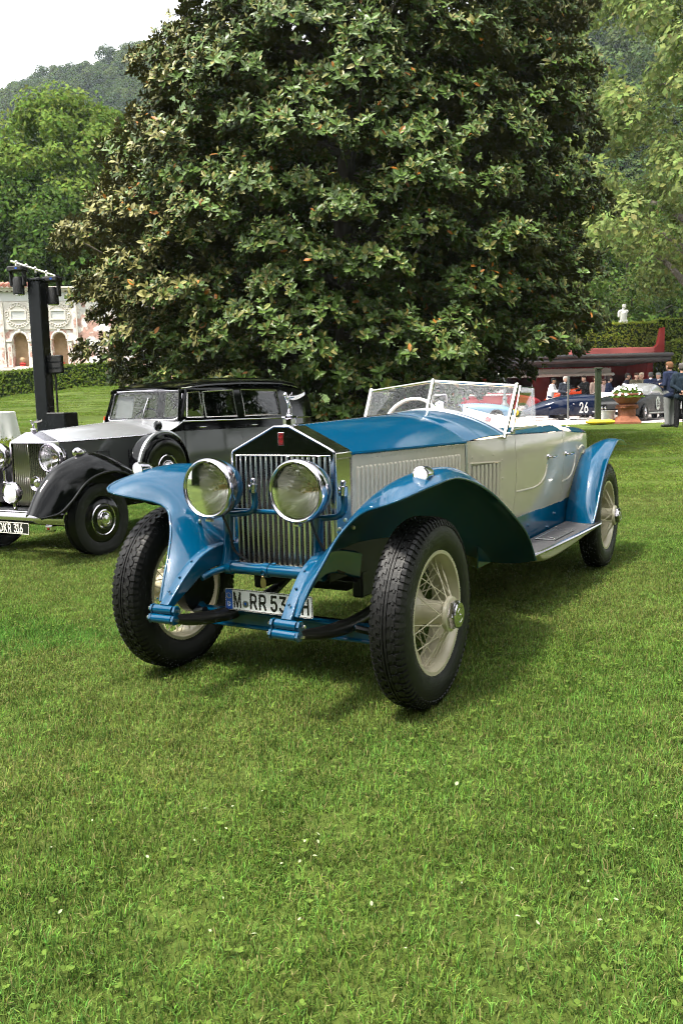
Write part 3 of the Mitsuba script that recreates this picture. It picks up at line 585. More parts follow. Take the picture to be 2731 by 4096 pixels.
# running board
P = [(0.555, 1.55), (0.745, 1.62), (0.765, 1.90), (0.80, 2.60), (0.82, 3.22), (0.80, 3.36), (0.555, 3.38)]
def sl(poly, h, z): return prism(poly, h, mat4((1, 0, 0), (0, 1, 0), (0, 0, 1), (0, 0, z)))
for s in (1, -1):
    q = (lambda m: m) if s == 1 else mirror
    rb = A('running_board', q(sl(P, 0.018, 0.415)), 'm_mat')
    A('edge_trim', q(tube([(x + 0.003, y, 0.424) for x, y in P[0:6]], 0.0135, 8)), 'm_chrome', 35, rb)
    A('hatch', q(sl([(0.60, 2.22), (0.735, 2.22), (0.745, 2.72), (0.60, 2.72)], 0.008, 0.433)), 'm_mat', 35, rb)
    A('hatch_frame', q(tube([(0.60, 2.22, .441), (0.735, 2.22, .441), (0.745, 2.72, .441), (0.60, 2.72, .441), (0.60, 2.22, .441)], 0.004, 6)), 'm_steel', 35, rb)
    A('hatch_catch', q(box((0.70, 2.27, 0.445), (0.02, 0.035, 0.01), bevel=0.003)), 'm_chrome', 35, rb)
    # the cream toolbox skirt under the step
    n = 26; K = np.zeros((n, 8, 3))
    for i, u in enumerate(np.linspace(1.80, 3.33, n)):
        xo = np.interp(u, [1.62, 1.9, 2.6, 3.22, 3.36], [.745, .765, .80, .82, .80]) - 0.006
        dp = 0.105 * math.sqrt(max(0.0, 1 - max(0, (2.05 - u) / 0.26) ** 2)) * np.interp(u, [1.7, 2.2, 3.33], [1, 1, 0.12])
        for j, t in enumerate(np.linspace(0, 1, 8)): K[i, j] = (xo - (xo - 0.55) * (t ** 6), u, 0.414 - dp * t ** 0.8)
    A('skirt', q(thick(K[:, ::-1], 0.006)), 'm_cream', 40, rb)

# ---- wings
def wing(inner, mid, lip, n=44, m=13, t=0.006):
    a, b, c = spline(inner, n), spline(mid, n), spline(lip, n); P = np.zeros((n, m, 3))
    for j, s in enumerate(np.linspace(0, 1, m)):
        # quadratic through the three points
        P[:, j] = a * (2 * (s - .5) * (s - 1)) + b * (-4 * s * (s - 1)) + c * (2 * s * (s - .5))
    return P
Fi = [(.362, -.530, .500), (.345, -.44, .600), (.336, -.33, .672), (.328, -.22, .708), (.322, -.12, .715), (.320, -.02, .715), (.325, .15, .720), (.35, .45, .700), (.385, .75, .650), (.42, 1.05, .56), (.45, 1.35, .455), (.46, 1.55, .395)]
Fm = [(.370, -.531, .500), (.375, -.455, .612), (.385, -.365, .700), (.420, -.265, .800), (.480, -.190, .905), (.60, -.16, 1.015), (.64, .10, 1.058), (.66, .40, 1.030), (.68, .68, .920), (.69, .98, .770), (.68, 1.28, .575), (.66, 1.47, .405)]
Fl = [(.380, -.530, .497), (.400, -.470, .605), (.428, -.400, .700), (.475, -.322, .825), (.565, -.280, .918), (.785, -.41, .990), (.865, -.20, 1.040), (.865, .10, 1.047), (.86, .47, .962), (.855, .83, .818), (.85, 1.18, .640), (.85, 1.37, .452)]
FP = wing(Fi, Fm, Fl, 56)
for s in (1, -1):
    q = (lambda m: m) if s == 1 else mirror
    wg = A('front_wing', q(thick(FP[:, ::-1], 0.005)), 'm_blue', 50)
    A('lip', q(tube(FP[:, -1], 0.0065, 8)), 'm_blue', 50, wg)
    A('splash_shield', q(thick(np.array([[p * [1, 1, 0] + [-.004, 0, p[2] * (1 - t) + (.44 + .13 * float(S(.6, .0, p[1]))) * t] for t in (0, .5, 1)] for p in spline(Fi, 40)[13:] if p[2] > .60]), .004)), 'm_darkpaint', 40, wg)
    A('rivet', q(cat(*[ball(p + [0.030, -0.004, 0.010], 0.005, 4) for p in spline(Fi[:5], 9)])), 'm_blue', 35, wg)
    A('stay_bolt', q(cat(*[ball(p, 0.011, 5, (1, .7, 1)) for p in ((.40, -.19, .83), (.42, -.17, .87), (.45, -.15, .835))])), 'm_nickel', 35, wg)
    tag(wg + '__rivet', kind='stuff'); tag(wg + '__stay_bolt', kind='stuff')
    # side lamp on the wing
    o = np.array([0.80, -0.155, 1.083])
    lm = A('side_lamp', q(cat(lathe([(.032, -.030), (.037, -.028), (.037, -.012), (.035, 0.0), (.034, .03), (.026, .062), (.012, .08), (0, .085)], 20, (0, 1, 0), o), box(o + [0, .012, -.034], (.02, .05, .02), bevel=.004))), 'm_chrome', 40)
    A('lens', q(lathe([(0, -.034), (.016, -.033), (.032, -.029)], 20, (0, 1, 0), o)), 'm_plate_white', 40, lm)
Ri = [(.545, 3.24, .405), (.548, 3.29, .55), (.552, 3.42, .72), (.556, 3.58, .86), (.556, 3.76, .955), (.55, 3.98, .985), (.53, 4.22, .98), (.50, 4.52, .93)]
Rm = [(.68, 3.16, .425), (.69, 3.195, .58), (.695, 3.30, .76), (.70, 3.47, .910), (.70, 3.70, 1.005), (.695, 3.95, 1.055), (.675, 4.22, 1.045), (.65, 4.50, .98)]
Rl = [(.79, 3.135, .435), (.80, 3.225, .56), (.805, 3.340, .716), (.81, 3.495, .872), (.812, 3.68, .965), (.81, 3.92, 1.045), (.80, 4.20, 1.035), (.78, 4.47, .985)]
RP = wing(Ri, Rm, Rl, 40)
for s in (1, -1):
    q = (lambda m: m) if s == 1 else mirror
    wg = A('rear_wing', q(thick(RP[:, ::-1], 0.005)), 'm_blue', 50)
    A('lip', q(tube(RP[:, -1], 0.008, 8)), 'm_blue', 50, wg)
    A('wing_bolt', q(cat(*[lathe([(0, -.012), (.012, -.01), (.012, 0)], 6, (0, 1, 0), p) for p in ((.60, 3.335, .52), (.735, 3.33, .50), (.73, 3.325, .455))])), 'm_nickel', 35, wg); tag(wg + '__wing_bolt', kind='stuff')
# ---- radiator
sh = Polygon([(-.300, .600), (.300, .600), (.2985, 1.158), (.292, 1.174), (.043, 1.294), (-.043, 1.294), (-.292, 1.174), (-.2985, 1.158)]).difference(Polygon([(-.276, .59), (.276, .59), (.276, 1.150), (-.276, 1.150)]))
fr_ = mat4((1, 0, 0), (0, 0, 1), (0, -1, 0), (0, 0.118, 0))
rm = prism(sh, 0.158, fr_); rm[0][:, 1] += np.where((rm[0][:, 1] < 0) & (rm[0][:, 2] > 1.14), (rm[0][:, 2] - 1.14) * 0.055, 0)
rad = A('radiator', rm, 'm_chrome', 20)
ed = [(-.298, .605), (-.2975, 1.158), (-.290, 1.173), (-.043, 1.292), (.043, 1.292), (.290, 1.173), (.2975, 1.158), (.298, .605)]
A('edge_bead', tube([(x, -.036 + max(0, z - 1.14) * .055, z) for x, z in ed], 0.0075, 8), 'm_chrome', 40, rad)
for p, q_ in (((-.276, -.036, 1.152), (.276, -.036, 1.152)), ((-.29, -.034, .603), (.29, -.034, .603))): A('bead', rod(p, q_, 0.005, 8), 'm_nickel', 40, rad)
for s in (1, -1): A('corner_piece', box((.3 * s, .04, 1.150), (.012, .155, .03), bevel=.004), 'm_nickel', 40, rad)
A('core', box((0, .045, .87), (.555, .06, .555)), 'm_matt_black', 20, rad)
for k in range(18):
    x = -.263 + k * 0.526 / 17; a = math.radians(-24 if x < 0 else 24)
    g = np.arange(14) * 2 * PI / 14; rx = .0048 if x < 0 else .0074
    V = np.stack([np.c_[(rx + .0015) * np.cos(g), .0065 * np.sin(g), g * 0 + z] for z in (0, .55)])
    A('shutter_vane', move(grid(V, wrapv=True), (x, -.014, .602), a), 'm_nickel', 50, rad)
bd = A('badge', cat(box((0, -.0365, 1.232), (.034, .006, .066), bevel=.0025)), 'm_nickel')
A('enamel', box((0, -.040, 1.232), (.027, .003, .058), bevel=.001), 'm_enamel', 20, bd)
def letters(txt, h, sx=1.0, depth=0.0015, bold=False):
    m = meshkit.text_mesh(txt, h, depth, bold); v = np.array(m.vertices) * [sx, 1, 1]; v[:, 0] -= (v[:, 0].min() + v[:, 0].max()) / 2; return v, np.array(m.faces)
def facing(m, o, yaw=0.0):
    """lettering in the xz plane read from the front (from -y)"""
    v, f = m; v = np.c_[v[:, 0], -v[:, 2], v[:, 1]]; return move((v, f), o, yaw)
A('monogram', cat(facing(letters('R R', .016, .8), (0, -.0415, 1.224)), facing(letters('ROLLS', .0065, .9), (0, -.0415, 1.250)), facing(letters('ROYCE', .0065, .9), (0, -.0415, 1.208))), 'm_nickel', 20, bd)
# cap and mascot: a plain winged figure leaning forward
mc = A('radiator_cap', lathe([(0, 1.352), (.014, 1.350), (.018, 1.344), (.040, 1.341), (.041, 1.333), (.036, 1.330), (.033, 1.327), (.033, 1.302), (.037, 1.298), (.045, 1.292)], 8, (0, 0, 1), (0, .045, 0)), 'm_chrome', 30)
import manifold3d
def flesh(bones, res=0.004, it=6):
    ms = []
    for (a, ra), (b, rb) in bones:
        pts = [np.asarray(c, float) + r * ball((0, 0, 0), 1, 5)[0] for c, r in ((a, ra), (b, rb))]
        ms.append(manifold3d.Manifold.hull_points(np.vstack(pts)))
    M = manifold3d.Manifold.batch_boolean(ms, manifold3d.OpType.Add).refine_to_length(res); k = M.to_mesh()
    t = trimesh.Trimesh(k.vert_properties[:, :3], k.tri_verts, process=True)
    trimesh.smoothing.filter_taubin(t, iterations=it); return np.array(t.vertices), np.array(t.faces)
o = np.array([0, .045, 1.350])
def B(*p): return [((o + np.array(a), r), (o + np.array(b), s)) for (a, r), (b, s) in p]
fig = flesh(B((((-.004, 0, 0), .010), ((.004, .004, .035), .0085)), (((.006, 0, 0), .011), ((.002, .004, .035), .009)), (((.0, .004, .035), .0105), ((0, -.008, .058), .008)), (((0, -.008, .058), .008), ((0, -.022, .078), .010)), (((0, -.022, .078), .0095), ((0, -.032, .090), .006)), (((0, -.034, .094), .010), ((0, -.030, .099), .0095)),
              (((.008, -.020, .082), .005), ((.022, .010, .084), .004)), (((-.008, -.020, .082), .005), ((-.022, .010, .084), .004))), 0.003, 5)
A('mascot', cat(fig, *[thick(np.array([[(s * (.008 + .012 * a), .040 + .002 * k, 1.425 + .008 * k) if a == 0 else (s * (.010 + .026 * a), .045 + .090 * a, 1.418 + .026 * a * a + (.022 - .006 * a) * (k / 3.0)) for k in range(4)] for a in np.linspace(0, 1, 7)]), 0.003) for s in (1, -1)]), 'm_chrome', 50)

# ---- headlamps
for s in (1, -1):
    o = np.array([0.2476 * s, -0.300, 1.008])
    hl = A('headlamp', lathe([(.138, .0), (.142, .02), (.138, .06), (.122, .11), (.09, .155), (.05, .18), (0, .188)], 40, (0, 1, 0), o), 'm_blue', 40)
    A('rim', cat(lathe([(.126, -.004), (.127, -.016), (.134, -.022), (.142, -.016), (.1465, .0), (.1455, .022), (.142, .040), (.136, .040), (.134, .0), (.126, -.004)], 56, (0, 1, 0), o)), 'm_chrome', 50, hl)
    A('rim_seal', lathe([(.1215, -.010), (.1275, -.014), (.1275, -.004)], 48, (0, 1, 0), o), 'm_matt_black', 40, hl)
    A('reflector', lathe([(.127, .004), (.115, .022), (.095, .060), (.065, .100), (.03, .125), (.012, .13)], 40, (0, 1, 0), o), 'm_reflector', 50, hl)
    # lens: fluted glass with curved prism bands in its upper half
    rr, th = np.linspace(0.002, .126, 36), np.linspace(0, 2 * PI, 96, endpoint=False); L = np.zeros((36, 96, 3))
    X_ = rr[:, None] * np.cos(th)[None]; Z_ = rr[:, None] * np.sin(th)[None]; d0 = np.hypot(X_, Z_ - .075)
    up_ = S(.0, .02, .082 - np.abs(d0 - .02)) * (d0 < .10)
    yy = -.016 + .010 * (rr[:, None] / .126) ** 2 + 0.0030 * np.sin(X_ / .0190 * 2 * PI) * (1 - up_) + 0.0042 * np.sin(d0 / .0230 * 2 * PI) * up_
    L[..., 0], L[..., 1], L[..., 2] = X_ + o[0], yy + o[1], Z_ + o[2]
    L2 = L[::-1].copy(); L2[..., 1] = o[1] - .022 + .010 * (rr[::-1, None] / .126) ** 2
    A('lens', grid(np.concatenate([L, L2]), wrapv=True), 'm_solid_glass', 50, hl)
    A('bulb', cat(ball(o + [0, .055, 0], .014, 8), rod(o + [0, .06, 0], o + [0, .12, 0], .013), ball(o + [.028, .06, .030], .008, 6)), 'm_brass', 40, hl)
    A('clip', cat(box(o + [0, -.004, -.152], (.032, .03, .012), bevel=.003), box(o + [0, -.012, .118], (.028, .008, .010), bevel=.002)), 'm_nickel', 35, hl)
    # fork and post
    fk = A('lamp_fork', cat(tube(spline([(o[0] + k * .158, -.155, o[2] + .0) if abs(k) == 1 else (o[0] + k * .158, -.140, z) for k, z in ((-1, 0), (-.97, .925), (-.80, .885), (-.4, .872), (0, .868), (.4, .872), (.80, .885), (.97, .925), (1, 0))], 40), 0.0155, 10),
                            tube(spline([(o[0] + .012 * s, -.140, .870), (o[0] + .012 * s, -.145, .75), (o[0] + .014 * s, -.165, .62)], 10), [.026, .0255, .025, .0245, .024, .024, .024, .025, .027, .032], 12)), 'm_blue', 50)
    for k in (-1, 1):
        A('clamp', cat(lathe([(.015, -.03), (.022, -.028), (.022, .012), (.010, .016), (.010, .022), (.013, .024), (.013, .036), (.008, .042), (0, .043)], 14, (0, 0, 1), o + [k * .158, .145, .0]), rod(o + [k * .14, .13, -.004], o + [k * .158, .145, -.004], .016)), 'm_chrome', 40, fk)
    A('cable', tube(spline([o + [.035, .05, -.13], o + [.04, .10, -.22], o + [.045 + .02 * s, .15, -.32], o + [.075, .20, -.385], o + [.10, .24, -.41]], 20), .0065, 8), 'm_cable', 40, hl)
A('lamp_bar', rod((-.25, -.120, .884), (.25, -.120, .884), .0125, 12), 'm_blue')

# ---- front of the chassis
A('cross_tube', cat(rod((-.30, -.165, .605), (.30, -.165, .605), .030, 16), *[lathe([(.030, -.02), (.036, -.018), (.036, .018), (.030, .02)], 16, (1, 0, 0), (x, -.165, .605)) for x in (-.24, -.02, .24)], lathe([(.012, -.006), (.014, 0), (.012, .01)], 10, (0, 1, 0), (-.02, -.20, .60)),
                    *[box((x, -.165, .638), (.02, .02, .012), bevel=.003) for x in (-.2, .02, .2)]), 'm_blue', 40)
def beam(path, w, h, up=(0, 0, 1)):
    p = np.asarray(path, float); t = np.gradient(p, axis=0); t /= np.linalg.norm(t, axis=1, keepdims=True)
    sx = np.array([1.0, 0, 0]); nz = np.cross(sx, t); nz /= np.linalg.norm(nz, axis=1, keepdims=True)
    w, h = np.broadcast_to(w, (len(p),)), np.broadcast_to(h, (len(p),)); c = [(-.5, -.42), (-.42, -.5), (.42, -.5), (.5, -.42), (.5, .42), (.42, .5), (-.42, .5), (-.5, .42)]
    V = np.stack([p + (a * w)[:, None] * sx + (b * h)[:, None] * nz for a, b in c], 1); m = grid(V, wrapv=True); n = len(p)
    cap = lambda o, r: np.array([[o, o + k, o + k + 1] for k in range(1, 7)])[:, ::r]
    return m[0], np.vstack([m[1], cap(0, 1), cap((n - 1) * 8, -1)])
for s in (1, -1):
    q = (lambda m: m) if s == 1 else mirror
    path = spline([(.335, -.545, .478), (.325, -.44, .560), (.315, -.30, .645), (.305, -.12, .665), (.30, .15, .60)], 20)
    di = A('dumb_iron', q(beam(path, .052, np.interp(np.linspace(0, 1, 20), [0, .3, 1], [.035, .075, .13]))), 'm_blue', 40)
    A('bolt', q(cat(*[ball(path[i] + [0, -.018, .032 + .0012 * i], .0065, 5) for i in (2, 5, 8)])), 'm_blue', 35, di); tag(di + '__bolt', kind='stuff')
    A('stay', q(tube(spline([(.30, -.32, .575), (.28, -.26, .592), (.26, -.18, .60)], 8), .017, 10)), 'm_blue', 40, di)
    sk = A('spring_shackle', q(cat(rod((.285, -.552, .466), (.39, -.552, .466), .0215, 16), rod((.280, -.565, .425), (.395, -.565, .425), .0215, 16), *[lathe([(0, k), (.024, k), (.024, k + .012), (0, k + .012)], 6, (1, 0, 0), (0, y, z)) for k in (.262, .398) for y, z in ((-.552, .466), (-.565, .425))])), 'm_blue', 40)
    A('pin', q(cat(*[rod((.245, y, z), (.43, y, z), .007, 8) for y, z in ((-.552, .466), (-.565, .425))])), 'm_nickel', 35, sk)
    sp = spline([(.34, -.55, .425), (.34, -.36, .375), (.34, -.15, .345), (.34, .05, .335), (.34, .30, .36), (.34, .55, .43)], 24)
    A('road_spring', q(tube(sp, np.interp(np.linspace(0, 1, 24), [0, .2, .5, .8, 1], [.020, .030, .038, .032, .020]), 12)), 'm_black_leather', 40)
    A('steering_arm', q(tube([(.58, .0, .33), (.52, -.10, .34), (.44, -.13, .36)], .018, 8)), 'm_darkpaint', 40)
A('front_axle', cat(box((0, 0, .300), (1.12, .030, .075), bevel=.006), box((0, 0, .335), (1.12, .065, .016), bevel=.005), box((0, 0, .265), (1.12, .065, .016), bevel=.005), rod((-.62, 0, .36), (-.55, 0, .30), .04), rod((.62, 0, .36), (.55, 0, .30), .04)), 'm_blue', 35)
A('tie_rod', rod((-.55, .14, .30), (.55, .14, .30), .016), 'm_darkpaint')
A('apron', thick(np.array([[(x, y, z) for x in np.linspace(-.30, .30, 5)] for y, z in ((-.10, .57), (.05, .53), (.2, .50))]), .004), 'm_darkpaint')
A('medallion', cat(prism(affinity.scale(Point(0, 0).buffer(.02, 12), .8, 1.35), .005, mat4((1, 0, 0), (0, 0, 1), (0, -1, 0), (-.025, -.192, .548))), ball((-.025, -.196, .577), .008, 5), rod((-.025, -.19, .58), (-.025, -.18, .60), .006)), 'm_brass', 35)
# number plate
px0, py0, pz0 = -.0744, -.0885, .4217
def rrect(w, h, r): return Polygon([(-w / 2 + r, -h / 2 + r), (w / 2 - r, -h / 2 + r), (w / 2 - r, h / 2 - r), (-w / 2 + r, h / 2 - r)]).buffer(r, 4)
def plate_xz(poly, t, o): return prism(poly, t, mat4((1, 0, 0), (0, 0, 1), (0, -1, 0), o))
np_ = A('number_plate', plate_xz(rrect(.520, .110, .010), .004, (px0, py0, pz0)), 'm_plate_white', 20)
A('border', plate_xz(rrect(.516, .106, .009).difference(rrect(.510, .100, .007)), .0008, (px0, py0 - .0042, pz0)), 'm_letter', 20, np_)
A('country_band', plate_xz(rrect(.042, .102, .006), .0010, (px0 - .2365, py0 - .0042, pz0)), 'm_plate_blue', 20, np_)
A('stars', cat(*[plate_xz(Point(.0135 * math.cos(k * PI / 6), .0135 * math.sin(k * PI / 6)).buffer(.0019, 3), .0006, (px0 - .2365, py0 - .0054, pz0 + .018)) for k in range(12)]), 'm_yellow_sack', 20, np_)
A('country_letter', facing(letters('D', .022, .9, .0006, True), (px0 - .2365, py0 - .0054, pz0 - .036)), 'm_letter_white', 20, np_)
for ch, x0, x1 in (('M', 52, 98), ('R', 153, 197), ('R', 208, 253), ('5', 277, 318), ('3', 329, 372), ('1', 386, 412), ('H', 458, 500)):
    m = letters(ch, .077, 1.0, .0012, True); w = np.ptp(m[0][:, 0]); m = (m[0] * [(x1 - x0) / 1000 / w, 1, 1], m[1])
    A('character', facing(m, (px0 - .26 + (x0 + x1) / 2000, py0 - .0044, pz0 - .0385)), 'm_letter', 20, np_)
A('seal', cat(plate_xz(Point(0, 0).buffer(.018, 10), .0010, (px0 - .135, py0 - .0044, pz0 - .018))), 'm_steel', 20, np_)
A('seal_crest', plate_xz(Polygon([(-.006, .007), (.006, .007), (.006, -.002), (0, -.009), (-.006, -.002)]), .0006, (px0 - .135, py0 - .0056, pz0 - .018)), 'm_plate_blue', 20, np_)
A('plate_bracket', box((px0, py0 + .012, pz0), (.30, .012, .03)), 'm_darkpaint', 20, np_)

# ---- wheels
TR = .4387
def tyre_mesh(R=TR, wd=.086, bead=.276, lugs=True):
    k = R - .0072
    pr = [(bead, .060), (bead + .02, .075), (.335, wd), (.372, wd - .002), (.398, wd - .009), (k - .010, wd - .020), (k - .002, wd - .034), (k, wd - .05), (k, 0)]
    if R != TR: sc_ = (R - bead) / (TR - .276); pr = [(bead + (r - .276) * sc_, x) for r, x in pr]
    pr = pr + [(r, -x) for r, x in pr[::-1][1:]]
    m = [lathe(pr, 72, (1, 0, 0))]
    if lugs:
        def block(x0, x1, a0, a1, r0, r1, skew=0.0, x2=None):
            P = []
            for r in (r0, r1):
                for x, da in ((x0, 0), (x1, skew)):
                    for a in (a0, a1): P.append((x, r * math.sin(a + da), r * math.cos(a + da)))
            return np.array(P), np.array([[0, 1, 3], [0, 3, 2], [4, 7, 5], [4, 6, 7], [0, 4, 5], [0, 5, 1], [2, 3, 7], [2, 7, 6], [0, 2, 6], [0, 6, 4], [1, 5, 7], [1, 7, 3]])
        n = 54; st = 2 * PI / n
        for i in range(n):
            a = i * st
            for s in (1, -1):
                m += [block(s * .004, s * .012, a, a + st * .98, k - .004, R), block(s * .016, s * .034, a + st * (.1 if s > 0 else .5), a + st * (.65 if s > 0 else 1.05), k - .004, R - .0005, .02), block(s * .033, s * .050, a + st * .35, a + st * .9, k - .006, R - .002, -.02), block(s * .030, s * .040, a + st * .0, a + st * .3, k - .006, R - .002)]
        n = 84; st = 2 * PI / n
        for i in range(n):
            a = i * st
            for s in (1, -1):
                P = []
                for x, r in ((wd - .036, k + .001), (wd - .021, k - .008), (wd - .008, .397)):
                    for q in (0, .55):
                        P += [(s * (x + .004), (r + .003) * math.sin(a + q * st), (r + .003) * math.cos(a + q * st)), (s * (x - .008), (r - .006) * math.sin(a + q * st), (r - .006) * math.cos(a + q * st))]
                m.append(hull(P))
    return cat(*m)
tyre_ply = mikit.ply(tyre_mesh(), 'm_rubber', smooth=30)
rim_ply = mikit.ply(lathe([(.270, .070), (.2865, .071), (.288, .062), (.273, .052), (.263, .03), (.263, -.03), (.273, -.052), (.288, -.062), (.2865, -.071), (.270, -.07), (.266, -.05), (.255, -.03), (.255, .03), (.266, .05), (.270, .07)], 72, (1, 0, 0)), 'm_wheel_cream', smooth=40)
hub_ply = mikit.ply(lathe([(0, .140), (.066, .140), (.080, .136), (.082, .122), (.076, .114), (.060, .106), (.055, .08), (.056, .02), (.064, -.01), (.088, -.030), (.108, -.044), (.112, -.060), (.104, -.074), (0, -.076)], 40, (1, 0, 0)), 'm_wheel_cream', smooth=40)
cap_ply = mikit.ply(cat(lathe([(.0, .140), (.064, .140), (.067, .143), (.067, .160), (.062, .164)], 6, (1, 0, 0)), lathe([(.060, .158), (.060, .170), (.055, .175), (.034, .176), (.032, .173), (.030, .176), (.008, .177), (.004, .181), (0, .182)], 36, (1, 0, 0))), 'm_chrome', smooth=30)
drum_ply = mikit.ply(lathe([(0, -.082), (.125, -.084), (.13, -.09), (.13, -.15), (.12, -.158), (0, -.16)], 40, (1, 0, 0)), 'm_darkpaint', smooth=40)
def wheel(x, y, sgn, steer=0.0):
    M = CAR @ T().translate([x, y, TR]) @ T().rotate([0, 0, 1], (0 if sgn > 0 else 180) + steer)
    w = fresh(car + '__wheel')
    for n, p in (('tyre', tyre_ply), ('rim', rim_ply), ('hub', hub_ply), ('hub_cap', cap_ply), ('brake_drum', drum_ply)): add(w, n, p, None, tw=M)
    for i in range(20):
        a = 2 * PI * i / 20; b = a + (0.62 if i % 2 else -0.62)
        add(w, 'spoke', {'type': 'cylinder', 'p0': [.122, .074 * math.sin(a), .074 * math.cos(a)], 'p1': [.018, .257 * math.sin(b), .257 * math.cos(b)], 'radius': .0026, 'bsdf': {'type': 'ref', 'id': 'm_wheel_cream'}}, None, tw=M)
    for i in range(36):
        a = 2 * PI * i / 36; b = a + (0.42 if i % 2 else -0.42)
        add(w, 'spoke', {'type': 'cylinder', 'p0': [-.055, .104 * math.sin(a), .104 * math.cos(a)], 'p1': [-.02 if i % 4 < 2 else .0, .257 * math.sin(b), .257 * math.cos(b)], 'radius': .0026, 'bsdf': {'type': 'ref', 'id': 'm_wheel_cream'}}, None, tw=M)
wheel(.7274, 0, 1, 0.8); wheel(-.7274, 0, -1, 0.8); wheel(.7207, 3.67, 1); wheel(-.7207, 3.67, -1)
# ------------------------------------------------------------------ the black and grey saloon behind it
SAL = T().translate([-3.007, 8.409, -0.02]) @ T().rotate([0, 0, 1], -math.degrees(0.51))
sal = thing('saloon_car', 'black and grey vintage saloon with silver bonnet, parked behind the blue and cream car', 'car')
def Q(name, mesh, mat, smooth=35, parent=None, **kw): return add(parent or sal, name, mesh, mat, smooth, SAL, **kw)
def qboth(name, m, mat, smooth=35, parent=None): return Q(name, m, mat, smooth, parent), Q(name, mirror(m), mat, smooth, parent)
# radiator
sh = Polygon([(-.262, .50), (.262, .50), (.260, 1.135), (.252, 1.146), (.03, 1.238), (-.03, 1.238), (-.252, 1.146), (-.260, 1.135)]).difference(Polygon([(-.240, .49), (.240, .49), (.240, 1.128), (-.240, 1.128)]))
rm = prism(sh, .16, mat4((1, 0, 0), (0, 0, 1), (0, -1, 0), (0, .0, 0))); rm[0][:, 1] += np.where((rm[0][:, 1] < -.1) & (rm[0][:, 2] > 1.12), (rm[0][:, 2] - 1.12) * .13, 0)
rad = Q('radiator', rm, 'm_chrome', 20)
Q('core', box((0, -.05, .81), (.47, .06, .62)), 'm_matt_black', 20, rad)
for k in range(17):
    x = -.225 + k * .45 / 16; a = math.radians(-24 if x < 0 else 24); g = np.arange(10) * 2 * PI / 10
    Q('shutter_vane', move(grid(np.stack([np.c_[.0046 * np.cos(g), .010 * np.sin(g), g * 0 + z] for z in (0, .625)]), wrapv=True), (x, -.135, .502), a), 'm_nickel', 50, rad)
Q('radiator_cap', lathe([(0, 1.275), (.03, 1.272), (.034, 1.262), (.026, 1.256), (.028, 1.245), (.042, 1.238)], 12, (0, 0, 1), (0, -.07, 0)), 'm_chrome', 30)
o = np.array([0, -.07, 1.27])
Q('mascot', cat(flesh(B(), .01) if False else flesh([((o, .013), (o + [0, 0, .035], .011)), ((o + [0, 0, .035], .012), (o + [0, -.02, .062], .010)), ((o + [0, -.026, .074], .010), (o + [0, -.026, .078], .010))], .006, 4),
                *[thick(np.array([[(s * (.008 + .024 * a), -.06 + .075 * a, 1.325 + .02 * a * a + (.02 - .006 * a) * k / 2) for k in range(3)] for a in np.linspace(0, 1, 5)]), .003) for s in (1, -1)]), 'm_chrome', 40)
# bonnet: silver top, dark sides
def hW(u): return np.interp(u, [0, .6, 1.25, 1.55], [.262, .375, .50, .56])
def hC(u): return np.interp(u, [0, 1.06, 1.5], [1.238, 1.312, 1.325])
def hZ(u): return np.interp(u, [0, .6, 1.25], [1.135, 1.150, 1.172])
bt = np.array([[(hW(u) * t, u, hC(u) - (hC(u) - hZ(u)) * t ** np.interp(u, [0, 1.25], [1.25, 2.2])) for t in np.linspace(0, 1, 12)] for u in np.linspace(.002, 1.25, 14)])
qboth('bonnet_top', thick(bt, .006), 'm_silver', 45)
Q('bonnet_hinge', tube([(0, u, hC(u) + .002) for u in np.linspace(0, 1.25, 8)], .006, 6), 'm_chrome')
hs = np.array([[(hW(u) + .002, u, z * (hZ(u) - .008) + (1 - z) * .55) for z in np.linspace(0, 1, 5)] for u in np.linspace(.005, 1.25, 10)])
bsd = qboth('bonnet_side', thick(hs, .006), 'm_grey', 40)
qboth('bonnet_moulding', tube([(hW(u) + .003, u, hZ(u) - .002) for u in np.linspace(.005, 1.25, 10)], .006, 6), 'm_chrome')
for u0, u1 in ((.42, .56), (.80, .94)):
    p = [(hW(u) + .009, u, z) for u, z in ((u0, .86), (u1, .86), (u1, 1.02), (u0, 1.02), (u0, .86))]
    Q('vent_flap', tube(p, .004, 6), 'm_black', 35, bsd[0])
# scuttle: silver, running down round to the side
sct = np.zeros((10, 13, 3))
for i, u in enumerate(np.linspace(1.255, 1.545, 10)):
    q_ = (u - 1.255) / .29; w = np.interp(u, [1.25, 1.55], [.50, .60]); zl = 1.172 + .135 * q_ ** 1.6
    for j, t in enumerate(np.linspace(0, 1, 13)): sct[i, j] = (w * t, u + .02 * (1 - t * t) * q_ * -2, hC(u) + .006 * q_ - (hC(u) - zl) * t ** 2.2)
qboth('scuttle', thick(sct, .006), 'm_silver', 45)
